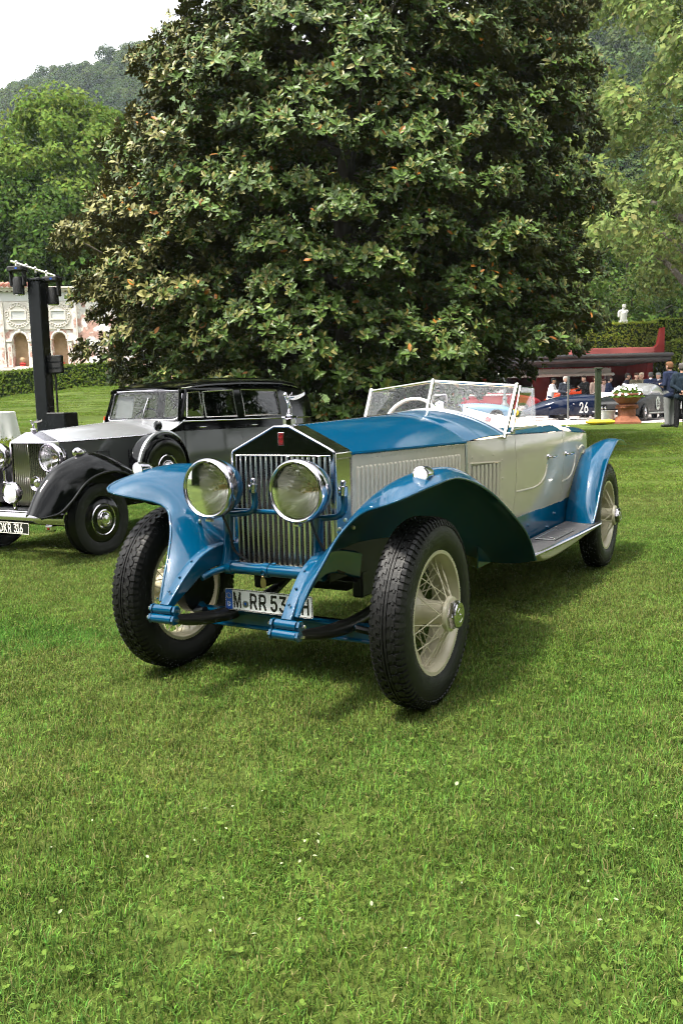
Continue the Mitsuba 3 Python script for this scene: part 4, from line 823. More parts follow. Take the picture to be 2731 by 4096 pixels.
# lower body: grey below a black waist
def bW(u): return np.interp(u, [1.25, 1.6, 2.2, 3.0, 3.6, 4.1, 4.4, 4.58, 4.68], [.52, .61, .66, .68, .67, .62, .55, .45, .25])
def skin(u0, u1, z0, z1, n, m=8, out=0.0, f=lambda z: 0): return thick(np.array([[(bW(u) + out + .03 * math.sin(max(0, (z - .4)) / .9 * PI) - .03 + f(z), u, z) for z in np.linspace(z0, z1(u) if callable(z1) else z1, m)] for u in np.linspace(u0, u1, n)]), .008)
for nm, u0, u1, n in (('cowl_side', 1.255, 1.535, 6), ('door', 1.54, 2.53, 12), ('door', 2.535, 3.50, 12), ('quarter_panel', 3.505, 4.68, 18)):
    top = 1.19 if u0 > 1.3 else (lambda u: 1.165 + .03 * (u - 1.255) / .28)
    k = qboth(nm, skin(u0, u1, .42, top, n), 'm_grey', 40)
    wz = (lambda u: 1.172 + .13 * max(0, (u - 1.255) / .29) ** 1.6) if u0 < 1.3 else 1.300
    if u0 > 1.3: qboth('waist_panel', skin(u0, u1, 1.193, wz, n, 5, .004), 'm_black', 40)
qboth('waist_moulding', tube([(bW(u) + .004, u, 1.297) for u in np.linspace(1.5, 4.5, 24)], .008, 6), 'm_chrome', 40)
for u in (1.72, 2.68):
    b = np.array([bW(u) + .002, u, 1.225]); Q('door_handle', cat(rod(b, b + [.03, 0, 0], .009), tube([b + [.032, -.01, 0], b + [.034, .06, 0], b + [.03, .12, 0]], [.008, .010, .006], 8)), 'm_chrome')
tl = np.array([[(x * .26, 4.685 + .04 * (1 - x * x), z) for x in np.linspace(-1, 1, 7)] for z in np.linspace(.45, 1.3, 6)])
Q('tail_panel', thick(tl, .008), 'm_black', 40)
# greenhouse
def gX(u, z): return np.interp(z, [1.30, 1.66, 1.75], [1.0, .905, .80]) * (bW(u) - .012)
def patch(u0, u1, z0, z1, out=.0, n=8, t=.012, lean=0.0): return thick(np.array([[(gX(u, z) + out, u + lean * (z - 1.3), z) for z in np.linspace(z0, z1(u) if callable(z1) else z1, 6)] for u in np.linspace(u0, u1, n)]), t)
zr_ = lambda u: float(np.interp(u, [1.55, 2.0, 2.6, 3.6, 4.0, 4.35, 4.55], [1.665, 1.705, 1.735, 1.750, 1.72, 1.60, 1.40]))
wt = lambda u: float(np.interp(u, [1.5, 1.9, 2.6, 3.5], [1.625, 1.635, 1.665, 1.665]))
qboth('pillar', patch(1.455, 1.535, 1.295, lambda u: zr_(u), lean=.30), 'm_black', 40)
qboth('pillar', patch(2.465, 2.60, 1.30, lambda u: zr_(u) - .02), 'm_black', 40)
qboth('rear_quarter', patch(3.43, 4.60, 1.30, lambda u: max(1.31, zr_(u) - .01), n=18), 'm_black', 40)
qboth('head_rail', thick(np.array([[(gX(u, z), u, z) for z in np.linspace(wt(u), zr_(u), 4)] for u in np.linspace(1.56, 3.5, 16)]), .012), 'm_black', 40)
qboth('sill', patch(1.50, 3.46, 1.296, 1.332, .004, 14), 'm_black', 40)
for u0, u1 in ((1.56, 1.86), (1.885, 2.465), (2.605, 3.425)):
    for mm in (0, 1):
        q = mirror if mm else (lambda m: m)
        w_ = Q('window', q(grid(np.array([[(gX(u, z) - .012, u + (.30 * (z - 1.3) if u < 1.6 else 0), z) for z in np.linspace(1.332, wt(u) + .006, 3)] for u in np.linspace(u0, u1, 4)]))), 'm_tinted', True)
        fpts = [(gX(u, z) + .002, u + (.27 * (z - 1.3) if u < 1.6 else 0), z) for u, z in ((u0 + .012, 1.338), (u1 - .012, 1.338), (u1 - .014, wt(u1) - .004), (u0 + .014, wt(u0) - .004), (u0 + .012, 1.338))]
        Q('frame', q(tube(fpts, .007, 6)), 'm_nickel', 35, w_)
rf = np.zeros((26, 21, 3))
for i, u in enumerate(np.linspace(1.575, 4.60, 26)):
    w = float(gX(u, min(1.66, zr_(u)))); zt = float(np.interp(u, [1.56, 1.9, 2.3, 2.93, 3.7, 4.1, 4.4, 4.6], [1.70, 1.765, 1.80, 1.835, 1.842, 1.79, 1.66, 1.36])); ze = min(zr_(u) - .005, zt)
    for j, s in enumerate(np.linspace(-1, 1, 21)): rf[i, j] = (w * math.sin(s * PI / 2) * 1.0 if abs(s) < 1 else w * s, u + .0, ze + (zt - ze) * (math.cos(s * PI / 2) ** 0.75 if abs(s) < 1 else 0))
Q('roof', thick(rf[:, ::-1], .012), 'm_black', 45)
qboth('rain_gutter', tube([(gX(u, zr_(u)) + .006, u, zr_(u) + .002) for u in np.linspace(1.57, 4.2, 20)], .007, 6), 'm_nickel', 40)
# windscreen
sc4 = [(-.535, 1.495, 1.322), (.535, 1.495, 1.322), (.515, 1.615, 1.655), (-.515, 1.615, 1.655)]
def scr(a, b): return np.array([(sc4[0][k] * (1 - a) + sc4[1][k] * a) * (1 - b) + (sc4[3][k] * (1 - a) + sc4[2][k] * a) * b - (.05 * (1 - (2 * a - 1) ** 2) if k == 1 else 0) - (.010 * (2 * a - 1) ** 2 * (1 - b) if k == 2 else 0) for k in range(3)])
w_ = Q('windscreen', grid(np.array([[scr(a, b) for a in np.linspace(.02, .98, 10)] for b in (.02, .98)])), 'm_tinted', True)
Q('paper_sign', thick(np.array([[(x, 1.585 + .25 * (z - 1.35), z) for x in (-.50, -.24)] for z in (1.345, 1.60)]), .002), 'm_plate_white', 20)  # white card standing in for the pale reflection in the windscreen
loop = [scr(a, .0) for a in np.linspace(.05, .95, 9)] + [scr(.99, .06)] + [scr(1, b) for b in (.15, .5, .85)] + [scr(.985, .95)] + [scr(a, 1) for a in np.linspace(.95, .05, 9)] + [scr(.015, .95)] + [scr(0, b) for b in (.85, .5, .15)] + [scr(.01, .06)]
Q('frame', tube(loop, .014, 8, closed=True), 'm_chrome', 40, w_)
Q('surround', tube([p + np.array([0, .012, .022]) * (1 if p[2] > 1.6 else -.1) + [0.026 * np.sign(p[0]) * (abs(p[0]) > .5), .02, 0] for p in loop], .022, 8, closed=True), 'm_black', 40, w_)
Q('wiper', cat(tube([scr(.56, .02) + [0, -.02, 0], scr(.57, .35) + [0, -.03, 0], scr(.58, .75) + [0, -.012, 0]], .007, 6), ball(scr(.555, .0) + [0, -.015, 0], .018, 6)), 'm_chrome', 35, w_)
Q('inside_mirror', box((.0, 1.60, 1.585), (.16, .02, .05), bevel=.008), 'm_nickel')
Q('interior', cat(box((0, 2.9, .72), (1.15, 2.9, .05)), box((0, 2.35, 1.08), (1.10, .14, .52), bevel=.05), box((0, 3.75, 1.10), (1.12, .2, .50), bevel=.06), box((0, 1.50, 1.10), (1.0, .05, .40))), 'm_black_leather')
Q('steering_wheel', tube([(-.26 + .2 * math.cos(a), 1.82 + .2 * math.sin(a) * .5, 1.28 + .2 * math.sin(a) * .86) for a in np.linspace(0, 2 * PI, 28, endpoint=False)], .011, 6, closed=True), 'm_black')
Q('window_cap_rail', box((.50, 3.0, 1.33), (.03, .75, .05), bevel=.008), 'm_line')
# wings
Fi = [(.67, -.80, .50), (.64, -.67, .64), (.60, -.48, .79), (.54, -.2, .89), (.48, .1, .90), (.46, .4, .82), (.48, .7, .66), (.52, 1.0, .46), (.54, 1.30, .40)]
Fm = [(.765, -.845, .53), (.765, -.695, .735), (.775, -.49, .915), (.765, -.15, 1.03), (.75, .1, 1.005), (.73, .4, .885), (.73, .68, .70), (.74, .95, .50), (.74, 1.28, .41)]
Fl = [(.84, -.78, .490), (.895, -.62, .520), (.91, -.48, .615), (.915, -.27, .785), (.915, .0, .85), (.915, .27, .80), (.91, .55, .62), (.90, .88, .42), (.89, 1.28, .375)]
fp = wing(Fi, Fm, Fl, 46, 15)
Ri = [(.60, 2.75, .38), (.60, 2.95, .62), (.60, 3.25, .88), (.60, 3.6, .96), (.58, 4.0, .86), (.52, 4.4, .62), (.50, 4.7, .45)]
Rm = [(.75, 2.74, .40), (.76, 2.92, .66), (.77, 3.22, .90), (.78, 3.6, .99), (.77, 4.02, .90), (.72, 4.5, .66), (.68, 4.85, .45)]
Rl = [(.89, 2.75, .38), (.90, 2.98, .56), (.91, 3.28, .78), (.91, 3.6, .84), (.91, 3.92, .78), (.86, 4.3, .60), (.80, 4.70, .43)]
rp = wing(Ri, Rm, Rl, 36, 13)
for s in (1, -1):
    q = (lambda m: m) if s == 1 else mirror
    w_ = Q('front_wing', q(thick(fp[:, ::-1], .006)), 'm_black', 60); Q('lip', q(tube(fp[:, -1], .012, 8)), 'm_black', 50, w_)
    Q('inner_wing', q(thick(np.array([[spline(Fi, 30)[i] * (1 - t) + np.array([.30, min(max(spline(Fi, 30)[i][1], -.30), 1.2), .55]) * t for t in np.linspace(0, 1, 5)] for i in range(30)]), .005)), 'm_matt_black', 50)
    Q('rear_wing', q(thick(rp[:, ::-1], .006)), 'm_black', 60)
    Q('running_board', q(box((.73, 2.05, .385), (.34, 1.6, .04), bevel=.012)), 'm_black')
    o = np.array([.73, -.20, 1.045]); Q('wing_lamp', q(cat(lathe([(0, -.05), (.03, -.045), (.046, -.02), (.048, .01), (.038, .05), (.018, .085), (0, .095)], 18, (0, 1, 0), o), box(o + [0, .01, -.04], (.03, .06, .03), bevel=.008))), 'm_chrome', 45)
    # headlamp
    o = np.array([.383 * s, -.229, .991])
    hl = Q('headlamp', lathe([(.139, 0), (.142, .02), (.135, .06), (.112, .11), (.075, .155), (.03, .18), (0, .185)], 32, (0, 1, 0), o), 'm_chrome', 40)
    Q('rim', lathe([(.124, -.006), (.132, -.022), (.141, -.016), (.147, .0), (.146, .03), (.139, .035)], 40, (0, 1, 0), o), 'm_chrome', 50, hl)
    Q('reflector', lathe([(.127, .004), (.115, .022), (.095, .060), (.065, .100), (.03, .125), (.0, .13)], 32, (0, 1, 0), o), 'm_chrome', 50, hl)
    L = np.array([[(o[0] + r_ * math.cos(a), o[1] - .022 + .014 * (r_ / .127) ** 2 + .0010 * math.sin(r_ * math.cos(a) / .009 * 6.283), o[2] + r_ * math.sin(a)) for a in np.linspace(0, 2 * PI, 64, endpoint=False)] for r_ in np.linspace(.002, .127, 20)])
    Q('lens', grid(L, wrapv=True), 'm_lens', True, hl)
    Q('lens_bar', cat(*[rod(o + [x, -.024, -.12 * c], o + [x, -.024, .12 * c], .0025, 5) for x, c in ((-.04, .93), (.04, .93))]), 'm_steel', 35, hl)
    Q('bulb', ball(o + [0, .05, 0], .016, 6), 'm_brass', 40, hl)
    Q('lamp_bracket', q(cat(rod((.383, -.14, .86), (.383, -.14, .70), .022), rod((.383, -.14, .72), (.22, -.13, .72), .02), ball((.383, -.14, .72), .034, 6), ball((.27, -.15, .72), .03, 6), rod((.383, -.14, .72), (.50, -.1, .74), .016))), 'm_chrome', 40)
    # front wheel and the rest of that side
    for y in (0.0, 3.55):
        M = SAL @ T().translate([.726 * s, y, .386]) @ T().rotate([0, 0, 1], 0 if s > 0 else 180); w = fresh(sal + '__wheel')
        if y == 0 and s == 1:
            sal_ply = [(n, mikit.ply(m, mt, smooth=40)) for n, m, mt in (
                ('tyre', tyre_mesh(.386, .082, .245, False), 'm_rubber'),
                ('wheel_disc', lathe([(.252, .050), (.262, .072), (.256, .078), (.244, .066), (.225, .070), (.190, .082), (.10, .086), (.098, .088), (0, .09)], 48, (1, 0, 0)), 'm_black'),
                ('outer_ring', lathe([(.143, .084), (.150, .091), (.157, .084)], 48, (1, 0, 0)), 'm_chrome'),
                ('hub_cap', lathe([(.098, .085), (.097, .096), (.088, .102), (.072, .098), (.066, .104), (.060, .118), (.046, .124), (.043, .121), (0, .126)], 36, (1, 0, 0)), 'm_chrome'))]
        for n, p in sal_ply: add(w, n, p, None, tw=M)
# spare wheel in the near wing, its metal cover and mirror
M = SAL @ T().translate([.70, .98, .80]); w = fresh(sal + '__spare_wheel')
for n, m, mt in (('tyre', tyre_mesh(.372, .082, .25, False), 'm_rubber'), ('cover', lathe([(.386, -.095), (.392, -.06), (.392, .06), (.386, .085), (.372, .092), (.372, .080)], 56, (1, 0, 0)), 'm_black'),
                 ('cover_disc', lathe([(.33, .086), (.31, .096), (.22, .090), (.14, .094), (0, .096)], 48, (1, 0, 0)), 'm_black'), ('outer_ring', lathe([(.143, .094), (.150, .101), (.157, .094)], 48, (1, 0, 0)), 'm_chrome'),
                 ('hub_cap', lathe([(.098, .095), (.097, .106), (.088, .112), (.066, .112), (.060, .126), (.046, .132), (0, .134)], 36, (1, 0, 0)), 'm_chrome')): add(w, n, m, mt, 45, M)
Q('cover_band', tube([(.70 + .055, .98 + .395 * math.cos(a), .80 + .395 * math.sin(a)) for a in np.linspace(.9, PI * 1.03, 30)], .024, 8), 'm_silver', 40)
Q('wing_mirror', cat(lathe([(0, -.03), (.03, -.024), (.052, -.008), (.056, .0), (.05, .012), (0, .015)], 24, (0, 1, 0), (.755, .90, 1.262)), rod((.755, .90, 1.21), (.755, .91, 1.17), .009)), 'm_black', 45)
# front bumper, lamps, plate
bp = [(x, -.53 + .18 * max(0, abs(x) - .45) ** 1.5, z) for x, z in ((k, 0) for k in np.linspace(-.82, .82, 24))]
def blade(z, h): return thick(np.array([[(p[0], p[1] - .022 * math.cos(t), z + h / 2 * math.sin(t)) for t in np.linspace(-1.2, 1.2, 7)] for p in bp]), .006)
Q('bumper', flip(blade(.443, .105)), 'm_chrome', 40)
Q('bumper_bar', tube([(p[0], p[1] + .02, .498) for p in bp], .012, 8), 'm_chrome', 40)
Q('bumper_iron', cat(box((.33, -.40, .43), (.05, .25, .04), bevel=.01), box((-.33, -.40, .43), (.05, .25, .04), bevel=.01), box((0, -.28, .47), (.9, .12, .06), bevel=.02), rod((-.6, 0, .33), (.6, 0, .33), .04), box((0, 1.8, .48), (.8, 3.6, .12), bevel=.02)), 'm_darkpaint')
o = np.array([.125, -.50, .671])
fl = Q('fog_lamp', lathe([(.102, 0), (.104, .02), (.09, .06), (.05, .10), (0, .11)], 28, (0, 1, 0), o), 'm_chrome', 40)
Q('rim', lathe([(.088, -.006), (.096, -.018), (.105, -.004), (.106, .02)], 32, (0, 1, 0), o), 'm_chrome', 50, fl)
Q('lens', lathe([(.09, -.006), (.06, -.016), (0, -.02)], 28, (0, 1, 0), o), 'm_plate_white', 50, fl)
Q('stand', rod(o + [0, .03, -.09], o + [0, .06, -.22], .018), 'm_chrome', 40, fl)
Q('horn', cat(lathe([(.062, -.015), (.066, -.02), (.068, -.01), (.05, .01), (.02, .04), (.016, .1)], 24, (0, 1, 0), (.42, -.44, .765)), rod((.42, -.36, .765), (.62, -.30, .775), .012), lathe([(0, -.004), (.03, -.008), (.045, 0), (.05, .01)], 18, (0, 1, 0), (.42, -.44, .765))), 'm_chrome', 40)
Q('indicator', box((.638, -.50, .361), (.11, .06, .065), bevel=.015), 'm_chrome')
Q('indicator_lens', box((.64, -.532, .358), (.03, .012, .022), bevel=.004), 'm_orange')
pl = Q('number_plate', box((.155, -.575, .352), (.56, .006, .112), bevel=.002), 'm_letter', 20)
Q('border', plate_xz(rrect(.556, .108, .008).difference(rrect(.544, .096, .006)), .0015, (.155, -.578, .352)), 'm_letter_white', 20, pl)
for ch, x in (('D', .033), ('K', .092), ('R', .152), ('3', .231), ('1', .271), ('6', .312)):
    m = letters(ch, .080, 1.0, .0015, True); m = (m[0] * [.70, 1, 1], m[1]); Q('character', facing(m, (x + .02, -.579, .312)), 'm_letter_white', 20, pl)
# ------------------------------------------------------------------ people
pri('m_skin', (0.52, 0.30, 0.22), 0.5)
pri('m_skin_dark', (0.30, 0.16, 0.10), 0.5)
CL = {}
def cloth_mat(c):
    if c not in CL: CL[c] = 'm_garment_%d' % len(CL); pri(CL[c], c, 0.85, spec=0.2)
    return CL[c]
def person(label, at, face, jacket, trousers, hair=(0.05, 0.035, 0.025), arms='front', h=1.75, skin='m_skin', lean=0.0, z0=None, group=None, hat=None, legs='stand', collar=None):
    k = h / 1.75; t = thing('person', label, 'person', group); z = float(ground(*at)) if z0 is None else z0
    M = T().translate([at[0], at[1], z]) @ T().rotate([0, 0, 1], face) @ T().scale([k, k, k])          # faces -y at 0
    L = lean; J = {}
    st = .03 if legs == 'stand' else .12
    hip = {s: np.array([s * .095, 0, .93]) for s in (1, -1)}; kn = {s: np.array([s * .105, -.02 + s * st * .4, .50]) for s in (1, -1)}; an = {s: np.array([s * .115, s * st * .8, .085]) for s in (1, -1)}
    ch, sh, nk = np.array([0, -L * .6, 1.30]), {s: np.array([s * .185, -L, 1.425]) for s in (1, -1)}, np.array([0, -L - .01, 1.50])
    hd = np.array([0, -L - .045, 1.635])
    if arms == 'front': el = {s: np.array([s * .245, -L + .03, 1.14]) for s in (1, -1)}; wr = {s: np.array([s * .09, -L - .23, 1.12 + .03 * s]) for s in (1, -1)}
    elif arms == 'back': el = {s: np.array([s * .265, -L + .07, 1.15]) for s in (1, -1)}; wr = {s: np.array([s * .05, -L + .17, .98 + .02 * s]) for s in (1, -1)}
    elif arms == 'reach': el = {s: np.array([s * .24, -L - .10, 1.18]) for s in (1, -1)}; wr = {s: np.array([s * .16, -L - .33, 1.20 + .05 * s]) for s in (1, -1)}
    else: el = {s: np.array([s * .255, -L + .02, 1.14]) for s in (1, -1)}; wr = {s: np.array([s * .26, -L - .05, .89]) for s in (1, -1)}
    def torso(e): return [((np.array([.07, 0, .97]), .115 + e), (np.array([.085, -L * .6, 1.28]), .105 + e)), ((np.array([-.07, 0, .97]), .115 + e), (np.array([-.085, -L * .6, 1.28]), .105 + e)), ((np.array([0, 0, .97]), .12 + e), (ch, .12 + e)),
                          ((np.array([.1, -L * .6, 1.28]), .095 + e), (sh[1], .062 + e)), ((np.array([-.1, -L * .6, 1.28]), .095 + e), (sh[-1], .062 + e)), ((sh[1], .06 + e), (sh[-1], .06 + e)), ((sh[1] * .5 + nk * .5 - [0, 0, .03], .05 + e), (sh[-1] * .5 + nk * .5 - [0, 0, .03], .05 + e))]
    def armb(e): return sum([[((sh[s], .055 + e), (el[s], .043 + e)), ((el[s], .043 + e), (wr[s], .030 + e))] for s in (1, -1)], [])
    def legb(e): return sum([[((hip[s], .095 + e), (kn[s], .062 + e)), ((kn[s], .062 + e), (an[s], .045 + e * 1.3))] for s in (1, -1)], []) + [((hip[1], .10 + e), (hip[-1], .10 + e))]
    hands = []
    for s in (1, -1):
        d = wr[s] - el[s]; d /= np.linalg.norm(d); sd = np.cross(d, [0, 0, 1.0]) if abs(d[2]) < .85 else np.array([0, 1.0, 0]); sd /= np.linalg.norm(sd); pn = np.cross(sd, d)
        p = wr[s] + d * .05; hands += [((wr[s], .026), (p, .030)), ((p + sd * .022, .020), (p - sd * .022, .020))]
        for f_, ln in ((-.030, .055), (-.010, .068), (.010, .064), (.030, .050)):
            a = p + sd * f_ + d * .03; b = a + d * ln * .55 + pn * .012; hands += [((a, .0095), (b, .009)), ((b, .009), (b + d * ln * .35 + pn * .03, .0075))]
        hands += [((p + sd * .03 * s - d * .01, .011), (p + sd * .055 * s + d * .03 + pn * .02, .009))]
    head = [((nk - [0, 0, .06], .055), (nk + [0, -.01, .05], .052)), ((hd + [0, .005, .03], .088), (hd + [0, -.012, -.015], .080)), ((hd + [0, -.03, -.075], .052), (hd + [0, -.05, -.088], .035)), ((hd + [0, -.095, -.005], .012), (hd + [0, -.108, -.032], .015)),
            ((hd + [.082, .005, -.01], .018), (hd + [.080, .008, -.03], .014)), ((hd + [-.082, .005, -.01], .018), (hd + [-.080, .008, -.03], .014)), ((hd + [.03, -.086, .022], .014), (hd + [-.03, -.086, .022], .014)), ((hd + [.02, -.088, -.062], .010), (hd + [-.02, -.088, -.062], .010))]
    ft = sum([[((an[s], .042), (an[s] + [0, .03, -.045], .036)), ((an[s] + [0, -.02, -.045], .038), (an[s] + [s * .02, -.15, -.055], .028))] for s in (1, -1)], [])
    body = flesh(torso(0) + armb(0) + legb(0) + hands + head + ft, .028, 3)
    add(t, 'body', body, skin, 50, M)
    add(t, 'jacket', flesh(torso(.016) + armb(.015) + [((np.array([.075, .01, .86]), .135), (np.array([-.075, .01, .86]), .135))], .035, 4), cloth_mat(jacket), 50, M)
    add(t, 'trousers', flesh(legb(.017), .035, 4), cloth_mat(trousers), 50, M)
    add(t, 'shoes', flesh(ft if False else [((a + [0, 0, .0], ra + .008), (b, rb + .008)) for (a, ra), (b, rb) in ft], .03, 2), 'm_black_leather', 50, M)
    if hat: add(t, 'cap', flesh([((hd + [0, .0, .055], .092), (hd + [0, .01, .075], .088)), ((hd + [0, -.08, .045], .05), (hd + [0, -.12, .04], .03))], .03, 3), cloth_mat(hat), 50, M)
    else: add(t, 'hair', flesh([((hd + [0, .022, .045], .092), (hd + [0, .03, -.01], .086)), ((hd + [.03, -.03, .07], .06), (hd + [-.03, -.03, .07], .06))], .03, 3), cloth_mat(hair), 50, M)
    if collar: add(t, 'collar', lathe([(.064, -.03), (.062, .02), (.058, .03), (.068, -.03)], 14, (0, 0, 1), nk + [0, 0, -.005]), cloth_mat(collar), 40, M)
    return t
def X_at(zx, y, reg=(1900, 1150, 1.8869)): return ((reg[0] + zx / reg[2]) - 1365.5) / 3337 * y
NAVY, BLACK, GREY = (0.018, 0.026, 0.060), (0.010, 0.010, 0.012), (0.20, 0.205, 0.21)
person('man in a navy jacket and grey trousers standing at the grass edge, right side', (X_at(1470, 23.6), 23.6), 205, NAVY, GREY, (0.16, 0.08, 0.04), 'front', 1.80, collar=(0.03, 0.04, 0.08))
person('man in dark clothes with hands behind his back, cut by the right edge', (X_at(1556, 23.0), 23.0), 165, (0.012, 0.022, 0.035), BLACK, (0.10, 0.09, 0.085), 'back', 1.74)
for lab, zx, y, fc, jk, tr, hr, ar, h, ct, hh in (
    ('man in a white top with dark hair leaning over the blue racing car', 572, 36.5, 60, (0.72, 0.72, 0.74), NAVY, (0.012, 0.01, 0.01), 'reach', 1.72, None, .10),
    ('man with white scarf and dark jacket behind the blue racing car', 680, 36.0, 20, (0.03, 0.035, 0.05), NAVY, (0.5, 0.48, 0.45), 'front', 1.76, (0.7, 0.7, 0.72), .0),
    ('man in a black t-shirt beside the orange car', 838, 36.0, -70, (0.012, 0.012, 0.013), BLACK, (0.03, 0.02, 0.015), 'reach', 1.78, None, .05),
    ('person half hidden by the dark post left of the dark coupe', 905, 37.0, 30, (0.35, 0.26, 0.22), BLACK, (0.05, 0.03, 0.02), 'down', 1.76, None, 0),
    ('person in a pale shirt just right of the dark post', 965, 36.0, 40, (0.62, 0.48, 0.48), NAVY, (0.08, 0.04, 0.03), 'front', 1.62, None, 0),
    ('man in a navy pullover looking at papers above the coupe roof', 1005, 35.0, 85, NAVY, BLACK, (0.05, 0.035, 0.03), 'reach', 1.70, None, .03),
    ('man in a dark padded jacket behind the coupe', 1135, 34.5, 75, (0.035, 0.035, 0.05), BLACK, (0.05, 0.04, 0.035), 'front', 1.80, None, .03),
    ('man in an olive jacket behind the coupe with hands together', 1212, 34.0, 10, (0.11, 0.10, 0.065), BLACK, (0.06, 0.035, 0.025), 'front', 1.79, None, 0),
    ('fair haired person in beige behind the man in olive', 1246, 35.0, 30, (0.30, 0.26, 0.17), GREY, (0.42, 0.33, 0.24), 'down', 1.82, None, 0),
    ('man in a navy suit seen from behind, right of the coupe roof', 1322, 33.5, 160, NAVY, NAVY, (0.09, 0.085, 0.08), 'front', 1.80, (0.7, 0.7, 0.72), 0),
    ('grey haired man in a dark blazer facing the navy suit', 1385, 33.0, -60, (0.022, 0.026, 0.05), BLACK, (0.20, 0.20, 0.20), 'front', 1.75, (0.6, 0.6, 0.64), 0)):
    person(lab, (X_at(zx, y), y), fc, jk, tr, hr, ar, h, 'm_skin_dark' if 'white top' in lab else 'm_skin', hh, collar=ct)
person('person in a white cap behind the two men in dark jackets', (X_at(1424, 34.5), 34.5), 20, (0.10, 0.10, 0.12), BLACK, arms='down', h=1.72, hat=(0.75, 0.75, 0.75))

# ------------------------------------------------------------------ cars in the background
def loft_body(st, prof, n=40, m=25, t=.01):
    """st: list of (y, half width, z of sill, z of shoulder, z of crown); a rounded body shell"""
    st = np.asarray(st, float); P = np.zeros((n, m, 3)); ys = np.linspace(0, 1, n)
    c = spline(st, n)
    for i in range(n):
        y, w, z0, zs, zc_ = c[i]
        for j, s in enumerate(np.linspace(-1, 1, m)):
            a = abs(s); sg = 1 if s >= 0 else -1
            if a > .5: q = (a - .5) / .5; x = w * (1 - .08 * q ** 2); z = zs + (z0 - zs) * q
            else: q = a / .5; x = w * math.sin(q * PI / 2); z = zs + (zc_ - zs) * math.cos(q * PI / 2) ** prof
            P[i, j] = (sg * x, y, z)
    return P
def place(x, y, yaw, z=None): return T().translate([x, y, float(ground(x, y)) + .004 if z is None else z]) @ T().rotate([0, 0, 1], yaw)
def simple_wheel(t, M, x, y, R=.33, wd=.07, cap='m_chrome', dm='m_steel'):
    w = fresh(t + '__wheel')
    for n, m, mt in (('tyre', tyre_mesh(R, wd, R * .64, False), 'm_rubber'), ('disc', lathe([(R * .66, .03), (R * .64, wd), (R * .5, wd - .02), (0, wd - .015)], 28, (1, 0, 0)), dm), ('hub_cap', lathe([(R * .3, wd - .015), (R * .25, wd + .01), (0, wd + .02)], 20, (1, 0, 0)), cap)):
        v, f = tri(m); m = (v * [1 if x > 0 else -1, 1, 1] + [x, y, R], f if x > 0 else f[:, ::-1]); add(w, n, m, mt, 40, M)
def roundel(txt, h, disc, mat, ink, t, M, o, nrm=1, sx=.85):
    """a number on the side of a car whose side faces +x or -x"""
    m = letters(txt, h, sx, .004, True); v = m[0]; v = np.c_[np.zeros(len(v)) + nrm * (.004 + v[:, 2]), nrm * v[:, 0], v[:, 1] - h / 2]
    if disc: add(t, 'roundel', lathe([(0, .006), (disc, .005), (disc, 0)], 36, (nrm, 0, 0), o), mat, 30, M)
    add(t, 'number', (v + np.asarray(o) + [nrm * .004, 0, 0], m[1]), ink, 20, M)
# dark blue streamlined racing car, tail to the left
bc = thing('racing_car', 'dark blue streamlined racing car with white number 26 and cream cover over its cockpit', 'car')
M = place(10.25, 33.4, 90 - 6)
P = loft_body([(-2.3, .45, .30, .52, .62), (-2.0, .70, .22, .60, .78), (-1.2, .80, .20, .66, .88), (-.4, .82, .20, .70, .92), (.2, .82, .20, .72, .98), (.8, .80, .20, .72, 1.0), (1.5, .78, .20, .66, .92), (2.2, .68, .22, .52, .72), (2.75, .46, .26, .38, .48), (3.1, .15, .28, .31, .34)], .8)
add(bc, 'body', thick(P, .01), 'm_navy', 50, M)
for s in (1, -1):
    q = np.array([[(s * (.80 + .09 * math.sin(PI * b) * math.sin(PI * a)), .95 + .95 * (a - .5) * 1.0 + .55, .22 + .56 * b * math.sin(PI * (.12 + .76 * a)) ** .6) for b in np.linspace(0, 1, 8)] for a in np.linspace(0, 1, 14)])
    add(bc, 'wheel_spat', thick(q, .01), 'm_navy', 50, M)
    for y, z in ((1.05, .62), (1.95, .50)): add(bc, 'spat_catch', ball((s * .875, y, z), .03, 6), 'm_chrome', 40, M)
    roundel('26', .40, 0, None, 'm_white', bc, M, (s * .825, .66, .47), s, .52)
    for y in (-1.45, 1.5): simple_wheel(bc, M, s * .70, y, .31)
cv = np.array([[(.84 * math.sin(a) * (1.0), y, .70 + .33 * math.cos(a) - (.10 if abs(a) > 1.4 else 0)) for a in np.linspace(-1.75, 1.75, 17)] for y in np.linspace(-.72, .12, 8)])
add(bc, 'cockpit_cover', thick(cv, .012), 'm_card', 45, M)
add(bc, 'side_stripe', cat(*[box((s * .832, -1.0, .62 + .02 * k), (.006, .9, .012), bevel=.002) for s in (1, -1) for k in range(2)]), 'm_chrome', 30, M)
add(bc, 'bumper', cat(rod((-.5, 2.95, .33), (.5, 2.95, .33), .03), rod((-.3, 2.8, .4), (-.3, 2.98, .33), .02), rod((.3, 2.8, .4), (.3, 2.98, .33), .02)), 'm_chrome', 40, M)
